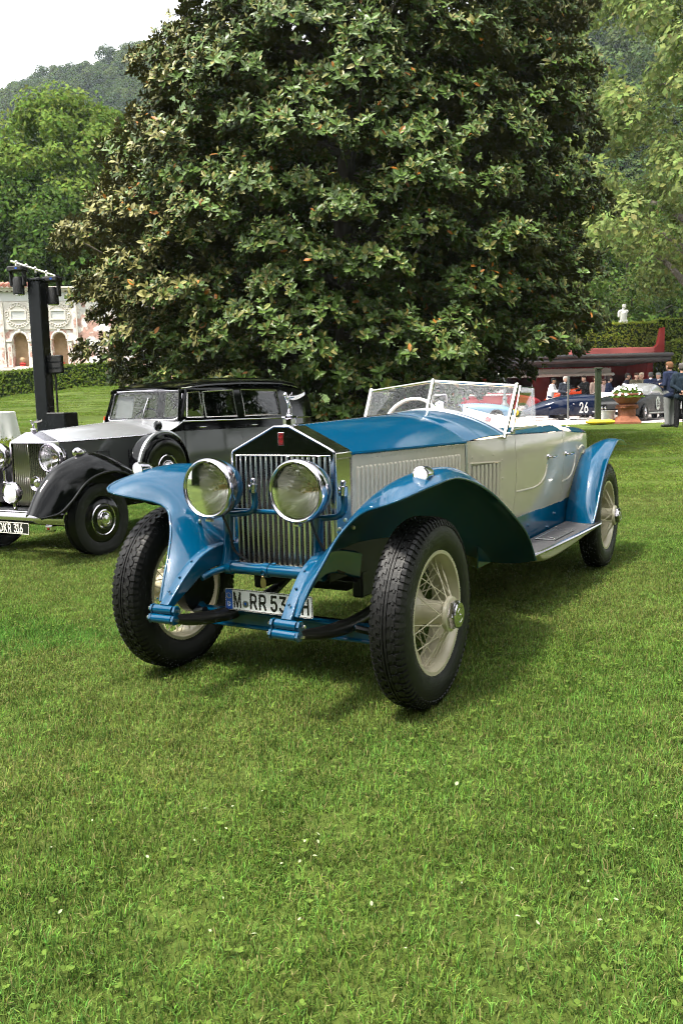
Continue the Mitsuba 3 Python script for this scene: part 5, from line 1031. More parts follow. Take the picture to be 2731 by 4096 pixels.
# dark coupe with pale roof, nose to the left and towards us
cc_ = thing('coupe', 'dark grey coupe with silvery roof and white oval 26 behind the terracotta urn', 'car')
M = place(10.75, 30.6, -38)
P = loft_body([(-2.05, .52, .32, .55, .60), (-1.85, .74, .24, .66, .74), (-1.2, .80, .22, .78, .88), (-.55, .80, .22, .82, .92), (.2, .80, .22, .82, .93), (1.2, .80, .22, .80, .90), (1.8, .72, .26, .68, .78), (2.1, .5, .34, .52, .56)], .55)
add(cc_, 'body', thick(P, .01), 'm_darkpaint', 50, M)
R_ = loft_body([(-.60, .62, .80, .90, .92), (-.32, .66, .80, .98, 1.05), (0, .66, .80, 1.12, 1.26), (.4, .66, .80, 1.18, 1.33), (.9, .64, .80, 1.10, 1.27), (1.4, .58, .78, .95, 1.08), (1.85, .46, .70, .76, .82)], .7)
add(cc_, 'roof', thick(R_, .01), 'm_silver', 50, M)
def on_roof(i, j, o=.008): return R_[i, j] + np.array([0, -.5, .35]) * o if False else R_[i, j]
ws_ = np.array([[(x * (.60 - .06 * b), -.44 + .30 * b + .16 * x * x, .915 + .27 * b) for x in np.linspace(-1, 1, 9)] for b in np.linspace(0, 1, 4)])
w_ = add(cc_, 'windscreen', thick(ws_, .012), 'm_tinted', 40, M)
fp_ = np.vstack([ws_[0], ws_[1:, -1], ws_[-1, ::-1], ws_[::-1, 0][1:]]); add(w_, 'frame', tube(fp_, .014, 6), 'm_chrome', 35, M)
for s in (1, -1):
    q = np.array([[(s * (.668 - .06 * b), -.15 + 1.0 * a + (.18 * b if a < .5 else -.22 * b), .90 + .27 * b) for b in np.linspace(0, 1, 3)] for a in np.linspace(0, 1, 5)])
    add(cc_, 'side_window', thick(q, .008), 'm_black', 40, M)
    hl = add(cc_, 'headlamp', lathe([(.085, .02), (.095, -.01), (.09, -.02), (0, -.035)], 20, (0, 1, 0), (s * .58, -1.93, .60)), 'm_chrome', 45, M); add(hl, 'lens', lathe([(.08, -.022), (0, -.045)], 18, (0, 1, 0), (s * .58, -1.94, .60)), 'm_plate_white', 45, M)
    for x in (.30, .42): add(cc_, 'fog_lamp', lathe([(0, -.03), (.05, -.025), (.055, 0), (.03, .04)], 16, (0, 1, 0), (s * x, -2.02, .48)), 'm_chrome', 45, M)
    roundel('26', .24, .24, 'm_white', 'm_letter', cc_, M, (s * .812, .10, .60), s)
    add(cc_, 'sill_trim', box((s * .80, .15, .27), (.03, 1.9, .05), bevel=.012), 'm_silver', 30, M)
    add(cc_, 'wing_mirror', ball((s * .72, -.35, .98), .05, 6, (1, .6, .7)), 'm_chrome', 40, M)
    for y in (-1.25, 1.25): simple_wheel(cc_, M, s * .76, y, .32)
add(cc_, 'bumper', cat(tube([(x, -2.12 + .12 * x * x, .36) for x in np.linspace(-.75, .75, 9)], .03, 8), rod((-.3, -2.1, .36), (-.3, -1.9, .36), .02), rod((.3, -2.1, .36), (.3, -1.9, .36), .02)), 'm_chrome', 40, M)
add(cc_, 'grille', box((0, -2.06, .52), (.5, .06, .20), bevel=.02), 'm_matt_black', 30, M)
# silver car behind the two men
sc_ = thing('silver_car', 'silver low sports car partly hidden behind the two men at the right', 'car')
M = place(13.3, 29.0, -62)
P = loft_body([(-2.0, .35, .22, .34, .42), (-1.75, .62, .18, .46, .60), (-1.2, .74, .18, .62, .76), (-.4, .76, .18, .70, .84), (.4, .76, .18, .70, .86), (1.3, .74, .18, .66, .80), (2.0, .5, .25, .45, .55)], .7)
add(sc_, 'body', thick(P, .01), 'm_silver', 50, M)
for s in (1, -1):
    for y in (-1.25, 1.2): simple_wheel(sc_, M, s * .70, y, .30)
    add(sc_, 'headlamp', lathe([(.09, .02), (.095, -.02), (0, -.05)], 18, (0, 1, 0), (s * .50, -1.72, .52)), 'm_chrome', 45, M)
add(sc_, 'windscreen', thick(np.array([[(x * .5, -.45 + .12 * b + .1 * x * x, .82 + .22 * b) for x in np.linspace(-1, 1, 7)] for b in (0, 1)]), .01), 'm_tinted', 40, M)
pl = add(sc_, 'number_plate', box((.25, -2.0, .30), (.42, .01, .10)), 'm_letter', 20, M)
add(pl, 'characters', cat(*[facing(letters(c_, .07, .9, .002, True), (.10 + .075 * i, -2.007, .265)) for i, c_ in enumerate('FSL 71')if c_ != ' ']), 'm_letter_white', 20, M) if False else None
# red car seen through the windscreen, orange car behind it
rc = thing('red_car', 'long deep red car seen through the windscreen of the blue and cream car', 'car')
M = place(6.55, 38.0, 84)
P = loft_body([(-2.6, .45, .25, .55, .62), (-2.2, .74, .2, .8, .92), (-1.2, .82, .2, .98, 1.10), (.0, .84, .2, 1.05, 1.18), (1.2, .82, .2, 1.05, 1.18), (2.0, .76, .2, .95, 1.06), (2.5, .5, .25, .6, .68)], .6)
add(rc, 'body', thick(P, .01), 'm_red', 50, M)
for s in (1, -1):
    for y in (-1.6, 1.6): simple_wheel(rc, M, s * .76, y, .36)
    add(rc, 'belt_trim', tube([(s * .86, y, 1.06) for y in np.linspace(-1.1, 1.3, 6)], .03, 6), 'm_white', 40, M)
add(rc, 'windscreen', thick(np.array([[(x * .6, .5 + .15 * b, 1.15 + .30 * b) for x in np.linspace(-1, 1, 5)] for b in (0, 1)]), .012), 'm_tinted', 40, M)
add(rc, 'folded_hood', hull([(x, y, z) for x in (-.7, .7) for y in (-.9, -.2) for z in (1.15, 1.28)]), 'm_white', 30, M)
oc = thing('orange_car', 'orange sports car behind the people and the blue racing car', 'car')
M = place(11.7, 39.5, 80)
P = loft_body([(-2.0, .45, .25, .7, .80), (-1.6, .72, .2, .95, 1.08), (-.6, .78, .2, 1.08, 1.25), (.4, .78, .2, 1.10, 1.30), (1.4, .74, .2, 1.0, 1.15), (2.0, .5, .25, .7, .8)], .6)
add(oc, 'body', thick(P, .01), 'm_orange', 50, M)
for s in (1, -1):
    for y in (-1.25, 1.25): simple_wheel(oc, M, s * .72, y, .32)
add(oc, 'windscreen', thick(np.array([[(x * .6, -.45 + .2 * b, 1.20 + .25 * b) for x in np.linspace(-1, 1, 5)] for b in (0, 1)]), .012), 'm_tinted', 40, M)
pb = thing('light_blue_car', 'small pale blue racing car nose with yellow tip seen past the windscreen', 'car')
M = place(5.05, 30.5, 70)
P = loft_body([(-1.3, .2, .25, .4, .48), (-.8, .36, .2, .5, .66), (0, .42, .2, .55, .74), (.8, .42, .2, .52, .7), (1.4, .25, .25, .4, .5)], .8)
paint('m_pale_blue', (.25, .42, .58)); add(pb, 'body', thick(P, .01), 'm_pale_blue', 50, M)
add(pb, 'nose_tip', ball((0, -1.3, .38), .16, 8, (1.2, 1, .8)), 'm_yellow_sack', 45, M); add(pb, 'bumper', box((0, -1.1, .22), (1.2, .2, .12), bevel=.04), 'm_white', 35, M)
for s in (1, -1):
    for y in (-.75, .85): simple_wheel(pb, M, s * .56, y, .27)
# ------------------------------------------------------------------ paved drive, red pavilion, hedges
def drive_tex(p, n, uv): return mikit.mix((0.30, 0.27, 0.26), (0.44, 0.40, 0.39), mikit.fbm(p.x * 3, p.y * 3)) * (0.85 + 0.3 * mikit.noise(p.x * 40, p.y * 40))
pri('m_drive', mikit.proc(drive_tex), 0.95, spec=0.1)
dx, dy = np.meshgrid(np.linspace(1.5, 30, 40), np.r_[np.linspace(27.6, 44, 20)], indexing='ij')
add(None, 'drive', grid(np.stack([dx, dy + 0.0, ground(dx, dy) + .004], -1)), 'm_drive', smooth=True); tag('drive', 'pale paved drive where the racing cars stand', kind='structure')
pri('m_red_wall', mikit.proc(lambda p, n, uv: mikit.mix((0.30, 0.025, 0.022), (0.42, 0.05, 0.04), mikit.fbm(p.x * 2, p.y * 2, p.z * 2))), 0.8)
pri('m_pink_roof', (0.62, 0.16, 0.15), 0.6)
pri('m_eave', mikit.proc(lambda p, n, uv: mikit.mix((0.055, 0.053, 0.055), (0.10, 0.095, 0.095), mikit.fbm(p.x * 1.5, p.y * 1.5, p.z * 6))), 0.7)
pri('m_pale_band', (0.50, 0.47, 0.43), 0.8)
pv = thing('pavilion', 'low red pavilion with a deep dark flat eave behind the crowd', 'building')
gz = float(ground(12, 42))
add(pv, 'wall', box((10.2, 45.1, gz + 1.25), (11.0, .3, 2.5)), 'm_red_wall', 20)
add(pv, 'side_wall', box((15.5, 43.5, gz + 1.25), (.3, 3.0, 2.5)), 'm_red_wall', 20)
add(pv, 'eave', box((10.9, 42.6, gz + 2.58), (9.8, 5.2, .18), bevel=.07), 'm_eave', 20); add(pv, 'eave', box((10.9, 42.7, gz + 2.78), (10.0, 5.5, .19), bevel=.07), 'm_eave', 20)
add(pv, 'parapet', box((13.2, 40.9, gz + 3.03), (4.0, .5, .30), bevel=.02), 'm_pink_roof', 20)
add(pv, 'red_gable', prism([(0, 0), (.52, 0), (.52, 1.24), (.36, 1.20), (.22, .45), (0, .22)], .35, mat4((1, 0, 0), (0, 0, 1), (0, -1, 0), (15.2, 41.1, gz + 2.88))), 'm_red_wall', 20)
add(pv, 'fascia', box((9.0, 41.2, gz + 2.15), (8.6, .12, .24), bevel=.03), 'm_pale_band', 20); add(pv, 'fascia', box((9.0, 41.0, gz + 1.95), (8.8, .16, .14), bevel=.03), 'm_pale_band', 20)
for x in (5.2, 8.2, 11.2, 14.2): add(pv, 'column', rod((x, 41.1, gz), (x, 41.1, gz + 1.88), .09, 12), 'm_darkpaint', 40)
for k in range(4): f_ = add(pv, 'glazed_door', box((6.4 + 2.9 * k, 44.9, gz + 1.0), (1.9, .06, 2.0)), 'm_tinted', 20)
def hedge(label, p0, p1, w, h, base, seed, leaf=.07, dens=520, z=None, name='hedge', bulge=.0):
    r = np.random.default_rng(seed); p0, p1 = np.array(p0, float), np.array(p1, float); L = np.linalg.norm(p1 - p0); d = (p1 - p0) / L; nn = np.array([-d[1], d[0]])
    t = thing(name, label, 'hedge')
    def pt(s, o, q): x = p0 + d * s + nn * o; g = (ground(x[..., 0], x[..., 1]) if x.ndim > 1 else ground(*x)) if z is None else z; return x, g
    n = int(dens * L * (2 * h + w)); face = r.choice(4, n, p=np.array([h * L, h * L, w * L, w * h]) / (2 * h * L + w * L + w * h)); s = r.uniform(0, L, n); o = r.uniform(-w / 2, w / 2, n); q = r.uniform(0, h, n)
    N = np.zeros((n, 3)); wob = .06 * (meshkit.noise(np.c_[s * 1.6, q * 2, face * 7.0]) - .5) * 2 + r.normal(0, .025, n)
    a = face == 0; o[a] = -w / 2 - wob[a]; N[a, :2] = -nn; b = face == 1; o[b] = w / 2 + wob[b]; N[b, :2] = nn; c = face == 2; q[c] = h + wob[c]; N[c, 2] = 1; e = face == 3; end = r.random(n) < .5; s[e] = np.where(end[e], L, 0); N[e, :2] = np.where(end[e][:, None], d, -d)
    x = p0 + d * s[:, None] + nn * o[:, None]; g = ground(x[:, 0], x[:, 1]) if z is None else z
    P = np.c_[x, g + q]; m, col = leaf_cloud(r, P, N + [0, 0, .35] + r.normal(0, .55, (n, 3)), leaf, base, .35, .62)
    add(t, 'foliage', m, 'm_leaf', smooth=False, color=col); tag(t + '__foliage', kind='stuff')
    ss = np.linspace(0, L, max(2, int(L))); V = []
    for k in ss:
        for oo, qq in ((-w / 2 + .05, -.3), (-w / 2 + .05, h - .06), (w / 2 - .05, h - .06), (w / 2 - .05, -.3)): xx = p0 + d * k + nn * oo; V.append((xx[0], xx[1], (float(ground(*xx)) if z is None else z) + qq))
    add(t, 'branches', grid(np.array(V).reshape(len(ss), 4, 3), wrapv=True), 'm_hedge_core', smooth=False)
    return t
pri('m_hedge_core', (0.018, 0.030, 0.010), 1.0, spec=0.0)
HG = (0.085, 0.150, 0.025); YG = (0.20, 0.25, 0.035)
hedge('long clipped hedge at the far end of the left lawn', (-15.6, 33.8), (-8.9, 35.2), 1.0, 1.05, (0.115, 0.165, 0.028), 61, .10, 380)
hedge('low yellow green box hedge behind the grille of the black saloon', (-8.6, 15.2), (-4.3, 14.9), .8, .70, (0.13, 0.17, 0.025), 62, .05, 900)
hedge('clipped hedge with a bright top standing on the pavilion roof', (10.5, 42.4), (15.75, 42.4), 1.5, 1.55, (0.30, 0.36, 0.06), 63, .10, 330, z=gz + 2.9)
hedge('pale green clipped hedge at the right edge above the men', (16.1, 41.2), (21.0, 40.2), 1.6, 2.6, (0.24, 0.30, 0.045), 64, .10, 300, z=gz + .85)
hedge('higher bright hedge behind the right edge', (16.2, 43.4), (22.0, 43.0), 1.6, 3.3, (0.20, 0.26, 0.042), 65, .11, 240, z=gz + 1.4)
hedge('dark shrubbery to the left of the photographer', (-17, -16), (-20, 1), 2.4, 4.2, (0.030, 0.050, 0.014), 67, .30, 45)
hedge('dark shrubbery behind the photographer', (-16, -15.5), (18, -16.5), 2.4, 5.0, (0.030, 0.050, 0.014), 66, .30, 45)
# bank under those hedges
bk = np.array([[(x, y, (gz - .3) + (3.1) * float(S(45.3, 46.4, y))) for y in np.linspace(45.3, 60, 14)] for x in np.linspace(4, 30, 10)]); add(None, 'bank', flip(grid(bk)), 'm_turf', smooth=True); tag('bank', 'raised bank behind the pavilion', kind='structure')
# young bright shrub seen through the windscreen
r = np.random.default_rng(77); t = thing('bright_shrub', 'bright yellow green young shrub in front of the dark tree, seen through the windscreen', 'shrub'); P, D = [], []
sx, sy = (1835 - 1365) / 3337 * 15.5, 15.5; sz = float(ground(sx, sy))
for k in range(26):
    a = r.uniform(0, 2 * PI); hgt = r.uniform(.5, 1.15); tip = np.array([sx + .42 * math.cos(a) * r.uniform(.2, 1), sy + .3 * math.sin(a), sz + hgt]); base = np.array([sx, sy, sz])
    if k < 9: add(t, 'stem', tube(spline([base, (base + tip) / 2 + [0, 0, .1], tip], 6), np.linspace(.012, .004, 6), 5), 'm_bark')
    n = 60; u = r.uniform(.25, 1, (n, 1)); P.append(base + (tip - base) * u + r.normal(0, .075, (n, 3))); D.append(r.normal(0, .6, (n, 3)) + [0, -.3, .7])
m, col = leaf_cloud(r, np.vstack(P), np.vstack(D), .075, (0.22, 0.30, 0.035), .3, .5); add(t, 'foliage', m, 'm_leaf', smooth=False, color=col); tag(t + '__foliage', kind='stuff')

# ------------------------------------------------------------------ mosaic garden wall on the left
def mosaic(p, n, uv):
    v = mikit.voronoi(p.x * 7 + p.y * 2, p.z * 7); a = mikit.smoothstep(0.45, 0.62, mikit.fbm(p.x * 3.2, p.y * 3.2, p.z * 3.2))
    c = mikit.mix((0.72, 0.69, 0.65), (0.50, 0.30, 0.25), a); return c * (0.72 + 0.4 * v[2])
pri('m_mosaic', mikit.proc(mosaic), 0.85)
def stucco(p, n, uv): return mikit.mix((0.52, 0.47, 0.42), (0.74, 0.71, 0.67), mikit.fbm(p.x * 4, p.y * 4, p.z * 5))
pri('m_stucco', mikit.proc(stucco), 0.85)
pri('m_niche', mikit.proc(lambda p, n, uv: mikit.mix((0.30, 0.20, 0.11), (0.52, 0.38, 0.24), mikit.fbm(p.x * 5, p.y * 5, p.z * 5))), 0.9)
pri('m_tile', (0.44, 0.20, 0.15), 0.8)
mw = thing('mosaic_wall', 'ornate white and red garden wall with an arched niche and tiled coping, left', 'wall')
# local frame: x along the wall, z up, front towards -y
WM = T().translate([-17.2, 41.5, 2.55]) @ T().rotate([0, 0, 1], 8)
def G(name, mesh, mat, smooth=30, parent=None): return add(parent or mw, name, mesh, mat, smooth, WM)
def slab(x0, x1, z0, z1, y, t): return box(((x0 + x1) / 2, y + t / 2, (z0 + z1) / 2), (x1 - x0, t, z1 - z0))
fx = mat4((1, 0, 0), (0, 0, 1), (0, -1, 0), (0, 0, 0))
def arch(x, z0, w, h, n=14): return [(x - w / 2, z0), (x + w / 2, z0)] + [(x + w / 2 * math.cos(a), z0 + h - w / 2 + w / 2 * math.sin(a)) for a in np.linspace(0, PI, n)]
NX = (1.65, 3.52)
wall_poly = Polygon([(-2, -.5), (9, -.5), (9, 4.9), (-2, 4.9)])
for x in NX: wall_poly = wall_poly.difference(Polygon(arch(x, 1.30, .72, 1.66)))
def yset(m, y0): v, f = m; return v + [0, y0, 0], f
G('face', yset(prism(wall_poly, .5, fx), .5), 'm_mosaic')
for x in NX:
    nb = G('niche', yset(prism(Polygon(arch(x, 1.30, .72, 1.66)), .04, fx), .52), 'm_niche')
    g = arch(x, 1.30, .72, 1.66)[2:]; G('arch_moulding', tube([(a, -.02, b) for a, b in g], .05, 8), 'm_stucco', 40, nb)
    G('keystone', box((x, -.04, 2.99), (.13, .12, .18), bevel=.03), 'm_stucco', 30, nb)
    G('pedestal', lathe([(0, 1.5), (.13, 1.48), (.17, 1.43), (.11, 1.37), (.18, 1.31)], 14, (0, 0, 1), (x, .22, 0)), 'm_red_wall', 40, nb)
    G('pot', lathe([(0, 1.75), (.10, 1.73), (.15, 1.64), (.11, 1.54), (.08, 1.5)], 14, (0, 0, 1), (x, .22, 0)), 'm_niche', 40, nb)
    for s in (-1, 1):
        p = G('pilaster', slab(x + s * .50 - .10, x + s * .50 + .10, 1.27, 2.45, -.10, .10), 'm_stucco'); G('inlay', slab(x + s * .50 - .055, x + s * .50 + .055, 1.35, 2.38, -.112, .012), 'm_mosaic', 30, p)
        G('capital', box((x + s * .50, -.06, 2.51), (.26, .18, .10), bevel=.02), 'm_stucco')
        G('outer_pilaster', slab(x + s * .80 - .11, x + s * .80 + .11, 1.27, 4.40, -.14, .14), 'm_stucco'); G('outer_inlay', slab(x + s * .80 - .06, x + s * .80 + .06, 1.4, 4.28, -.152, .012), 'm_mosaic')
    pn = G('relief_panel', slab(x - .68, x + .68, 3.08, 4.42, -.06, .06), 'm_stucco')
    G('tablet_frame', prism(Polygon([(x - .38, 3.52), (x + .38, 3.52), (x + .38, 4.0), (x - .38, 4.0)]).difference(Polygon([(x - .32, 3.58), (x + .32, 3.58), (x + .32, 3.94), (x - .32, 3.94)])), .12, mat4((1, 0, 0), (0, 0, 1), (0, -1, 0), (0, 0, 0))), 'm_stucco', 30, pn)
    G('tablet', slab(x - .315, x + .315, 3.585, 3.935, -.075, .014), 'm_white', 30, pn)
    r = np.random.default_rng(5); sc_l = []
    for k in range(26):
        a = k / 26 * 2 * PI; q = np.array([x + .54 * math.cos(a), -.085, 3.75 + .52 * math.sin(a)]); sc_l.append(tube([q + [.075 * math.cos(b), 0, .075 * math.sin(b)] for b in np.linspace(r.uniform(0, 6), r.uniform(7, 10), 8)], .022, 5))
    G('scrollwork', cat(*sc_l), 'm_stucco', 40, pn); tag(pn + '__scrollwork', kind='stuff')
G('plinth', slab(-2, 9, -.3, 1.10, -.22, .22), 'm_mosaic'); G('plinth_moulding', slab(-2, 9, 1.10, 1.24, -.28, .28), 'm_stucco')
G('frieze', slab(-2, 9, 4.44, 4.86, -.06, .06), 'm_white'); cn = G('cornice', cat(slab(-2, 9, 4.92, 5.02, -.26, .8), slab(-2, 9, 5.02, 5.10, -.36, .9)), 'm_stucco')
for k in range(44): G('dentil', box((-1.9 + k * .25, -.16, 4.885), (.11, .12, .06)), 'm_stucco', 20, cn)
for k in range(19): G('roof_tile', tube([(-1.95 + k * .24, -.42, 5.13), (-1.95 + k * .24, .4, 5.34)], [.10, .09], 8), 'm_tile', 40)
G('roof_bed', (np.array([(-2, -.36, 5.103), (2.45, -.36, 5.103), (2.45, .42, 5.30), (-2, .42, 5.30), (-2, .42, 5.103), (2.45, .42, 5.103)]), np.array([[0, 1, 2], [0, 2, 3], [3, 2, 5], [3, 5, 4]])), 'm_tile', 20)

# ------------------------------------------------------------------ lighting tower and small things
tw = thing('lighting_tower', 'dark steel lighting tower with moving spotlights at the left', 'tower')
tx, ty = -5.93, 17.0; tz = float(ground(tx, ty))
TW = T().translate([tx, ty, 0]) @ T().rotate([0, 0, 1], -14)
def H(name, mesh, mat, smooth=30, parent=None): return add(parent or tw, name, mesh, mat, smooth, TW)
H('column', cat(box((0, 0, (tz + 4.03) / 2), (.27, .27, 4.03 - tz), bevel=.015), box((0, 0, 4.05), (.34, .34, .05), bevel=.01)), 'm_darkpaint')
H('base_box', box((.34, .05, (tz + 1.44) / 2), (.42, .5, 1.44 - tz), bevel=.02), 'm_darkpaint')
tr_ = H('truss_bar', rod((-.47, -.12, 4.43), (.36, .10, 4.13), .026, 10), 'm_nickel')
for a in (.12, .35, .55, .80): p = np.array([-.47, -.12, 4.43]) * (1 - a) + np.array([.36, .10, 4.13]) * a; H('clamp', cat(box(p + [0, 0, -.03], (.05, .05, .10), bevel=.015), ball(p + [0, 0, .02], .035, 6)), 'm_nickel', 30, tr_)
for p in ((-.27, -.22, 4.20), (.25, .14, 4.02)):
    p = np.array(p); mh = H('moving_head', cat(box(p + [0, 0, .05], (.34, .24, .10), bevel=.02)), 'm_matt_black')
    for s in (-1, 1): H('yoke_arm', box(p + [.14 * s, 0, -.13], (.045, .12, .30), bevel=.015), 'm_matt_black', 30, mh)
    H('barrel', lathe([(0, -.10), (.08, -.10), (.10, -.15), (.10, -.25), (.11, -.27), (.11, -.42), (.10, -.44)], 20, (0, 0, 1), p), 'm_matt_black', 40, mh); H('lens', lathe([(.10, -.435), (.06, -.45), (0, -.455)], 18, (0, 0, 1), p), 'm_chrome', 40, mh)
    H('display', box(p + [.05, -.122, .05], (.05, .004, .03)), 'm_plate_blue', 20, mh)
st = thing('stand_light', 'black flood light on a thin stand beside the lighting tower', 'lamp')
SX = T().translate([-5.68, 17.0, 0]) @ T().rotate([0, 0, 1], -14)
add(st, 'housing', box((.02, 0, 2.40), (.31, .12, .36), bevel=.02), 'm_matt_black', 30, SX)
for k in range(2): add(st, 'grille_bar', box((.02, -.063, 2.33 + .12 * k), (.29, .01, .02)), 'm_darkpaint', 20, SX)
add(st, 'pole', rod((.0, 0, 1.443), (.0, 0, 2.22), .02, 8), 'm_matt_black', 35, SX)
ct = thing('cloth_table', 'round table under a long white cloth at the left edge', 'table'); cx, cy = -8.33, 20.0; czz = float(ground(cx, cy))
ga = np.linspace(0, 2 * PI, 72, endpoint=False); rows = [(.0, .745), (.55, .745), (.60, .735)] + [(.60 + .10 * (1 - z / .72), z) for z in np.linspace(.70, .01, 6)]
K = np.array([[((r_ + (.035 * (1 - z / .75) * math.sin(a * 12) if z < .72 else 0)) * math.cos(a), (r_ + (.035 * (1 - z / .75) * math.sin(a * 12) if z < .72 else 0)) * math.sin(a), z) for a in ga] for r_, z in rows])
add(ct, 'tablecloth', move(grid(K, wrapv=True), (cx, cy, czz + .02)), 'm_cloth', 50); add(ct, 'leg', rod((cx, cy, czz), (cx, cy, czz + .74), .05), 'm_steel')
ch_ = thing('covered_chair', 'chair under a white cover beside the cloth table', 'chair')
add(ch_, 'cover', move(cat(box((0, 0, .24), (.48, .5, .48), bevel=.04), hull([(x, y, z) for x in (-.22, .22) for y in (.18, .26) for z in (.4, .9)] + [(x, .22, .99) for x in (-.14, .14)])), (cx - .75, cy - .55, czz), 1.0), 'm_cloth', 35)
for x in (-.18, .18): add(ch_, 'foot', move(rod((x, 0, -.01), (x, 0, .03), .02), (cx - .75, cy - .55, czz), 1.0), 'm_steel')
mk = thing('marker_cone', 'small slim orange and white marker on the left lawn', 'cone'); mx, my = -4.86 / 17 * 20, 20.5; mz = float(ground(mx, my))
add(mk, 'cone', lathe([(.001, .36), (.02, .35), (.065, .02), (.07, .0)], 14, (0, 0, 1), (mx, my, mz + .02)), 'm_orange'); add(mk, 'foot', box((mx, my, mz + .015), (.2, .2, .03), bevel=.01), 'm_orange'); add(mk, 'band', lathe([(.034, .255), (.045, .20)], 14, (0, 0, 1), (mx, my, mz + .0215)), 'm_white')
# urn with white flowers
ur = thing('flower_urn', 'terracotta urn on a pedestal full of white petunias', 'planter'); pri('m_terracotta', mikit.proc(lambda p, n, uv: mikit.mix((0.20, 0.065, 0.030), (0.33, 0.13, 0.07), mikit.fbm(p.x * 7, p.y * 7, p.z * 7))), 0.85)
ux, uy = X_at(1148, 27.2), 27.2; uz = float(ground(ux, uy))
add(ur, 'bowl', lathe([(0, .62), (.22, .62), (.30, .68), (.42, .80), (.47, .92), (.49, .93), (.49, .97), (.45, .97), (.40, .90), (0, .86)], 36, (0, 0, 1), (ux, uy, uz)), 'm_terracotta', 40)
add(ur, 'neck_band', lathe([(.22, .625), (.345, .60), (.345, .56), (.22, .54)], 32, (0, 0, 1), (ux, uy, uz)), 'm_terracotta', 40)
add(ur, 'pedestal', cat(box((ux, uy, uz + .03), (.72, .72, .10), bevel=.02), hull([(ux + a * .34, uy + b * .34, uz + .08) for a in (-1, 1) for b in (-1, 1)] + [(ux + a * .25, uy + b * .25, uz + .24) for a in (-1, 1) for b in (-1, 1)]), box((ux, uy, uz + .36), (.46, .46, .36), bevel=.05), box((ux, uy, uz + .52), (.58, .58, .07), bevel=.02)), 'm_terracotta', 35)
r = np.random.default_rng(9); n = 1500; a, q = r.uniform(0, 2 * PI, n), np.sqrt(r.random(n)); P = np.c_[ux + .52 * q * np.cos(a), uy + .52 * q * np.sin(a), uz + .93 + .26 * (1 - q ** 2) * r.uniform(.5, 1.1, n) - .08 * (q > .85)]
m, col = leaf_cloud(r, P, np.c_[np.cos(a) * q, np.sin(a) * q, .6 + 0 * a] + r.normal(0, .5, (n, 3)), .07, (.11, .19, .03)); add(ur, 'leaves', m, 'm_leaf', False, color=col); tag(ur + '__leaves', kind='stuff')
for k in range(80):
    i = r.integers(0, n); c0 = P[i] + [0, -.03, .06]; d = np.array([r.normal(0, .6), -.6, .7]); R3 = rot_to(d[None], np.array([r.uniform(0, 6)]))[0]
    g = np.linspace(0, 2 * PI, 11)[:-1]; v = np.vstack([[0, 0, -.015], np.c_[(.048 + .009 * np.cos(5 * g)) * np.cos(g), (.048 + .009 * np.cos(5 * g)) * np.sin(g), 0 * g + .012]]) @ R3.T + c0
    add(ur, 'flower', (v, np.array([[0, 1 + j, 1 + (j + 1) % 10] for j in range(10)])), 'm_cloth', False)
sb = thing('sandbag', 'bright yellow sandbag lying on the lawn edge by the dark post', 'sandbag'); bx_, by_ = X_at(950, 26.6), 26.6; bz_ = float(ground(bx_, by_))
g1 = np.array([[(bx_ + .72 * (a - .5) * 1.25, by_ + .14 * math.sin(b) * math.sin(PI * min(max(a, .03), .97)) ** .35, bz_ + .09 + .085 * math.cos(b) * math.sin(PI * min(max(a, .03), .97)) ** .35 * (1 + .2 * math.sin(a * 9))) for b in np.linspace(0, 2 * PI, 18, endpoint=False)] for a in np.linspace(0, 1, 22)])
add(sb, 'bag', flip(grid(g1, wrapv=True)), 'm_yellow_sack', 50); add(sb, 'seam', tube([g1[k, 0] + [0, 0, .003] for k in range(2, 20)], .006, 5), 'm_line')
bu = thing('white_bucket', 'white plastic tub standing between the dark post and the urn', 'bucket'); ux2, uy2 = X_at(1005, 27.6), 27.6; uz2 = float(ground(ux2, uy2))
add(bu, 'tub', lathe([(0, .02), (.20, .01), (.24, .40), (.255, .41), (.255, .44), (.235, .44), (.19, .06), (0, .05)], 28, (0, 0, 1), (ux2, uy2, uz2)), 'm_white', 40); add(bu, 'handle', tube([(ux2 + .26 * math.cos(a), uy2 - .03, uz2 + .42 - .16 * math.sin(a)) for a in np.linspace(0, PI, 12)], .008, 6), 'm_steel')
po = thing('square_post', 'dark green square post standing in front of the coupe', 'post'); qx, qy = X_at(930, 27.0), 27.0; qz = float(ground(qx, qy))
pri('m_post', (0.020, 0.032, 0.014), 0.5); add(po, 'shaft', box((qx, qy, qz + .86), (.17, .17, 1.80), bevel=.012), 'm_post'); add(po, 'cap', box((qx, qy, qz + 1.78), (.25, .25, .06), bevel=.015), 'm_post'); add(po, 'foot_plate', box((qx, qy, qz + .02), (.34, .34, .04), bevel=.01), 'm_post')
for lab, zx, y, zt in (('thin grey post with a round white foot in front of the blue racing car', 707, 29.0, 1.62), ('slim rod standing left of the blue racing car', 437, 29.0, 1.35)):
    t = thing('thin_post', lab, 'post'); x = X_at(zx, y); z = float(ground(x, y)); add(t, 'rod', rod((x, y, z), (x, y, z + zt), .032 if zx > 600 else .014, 10), 'm_steel'); add(t, 'foot', lathe([(0, .14), (.08, .13), (.12, .06), (.13, 0)], 18, (0, 0, 1), (x, y, z)), 'm_white' if zx > 600 else 'm_steel', 45)
lp = thing('street_lamp', 'grey cast iron lamp standard with two arms seen through the windscreen', 'lamp'); x, y = X_at(232, 30.5), 30.5; z = float(ground(x, y))
pri('m_iron', (0.10, 0.11, 0.115), 0.5)
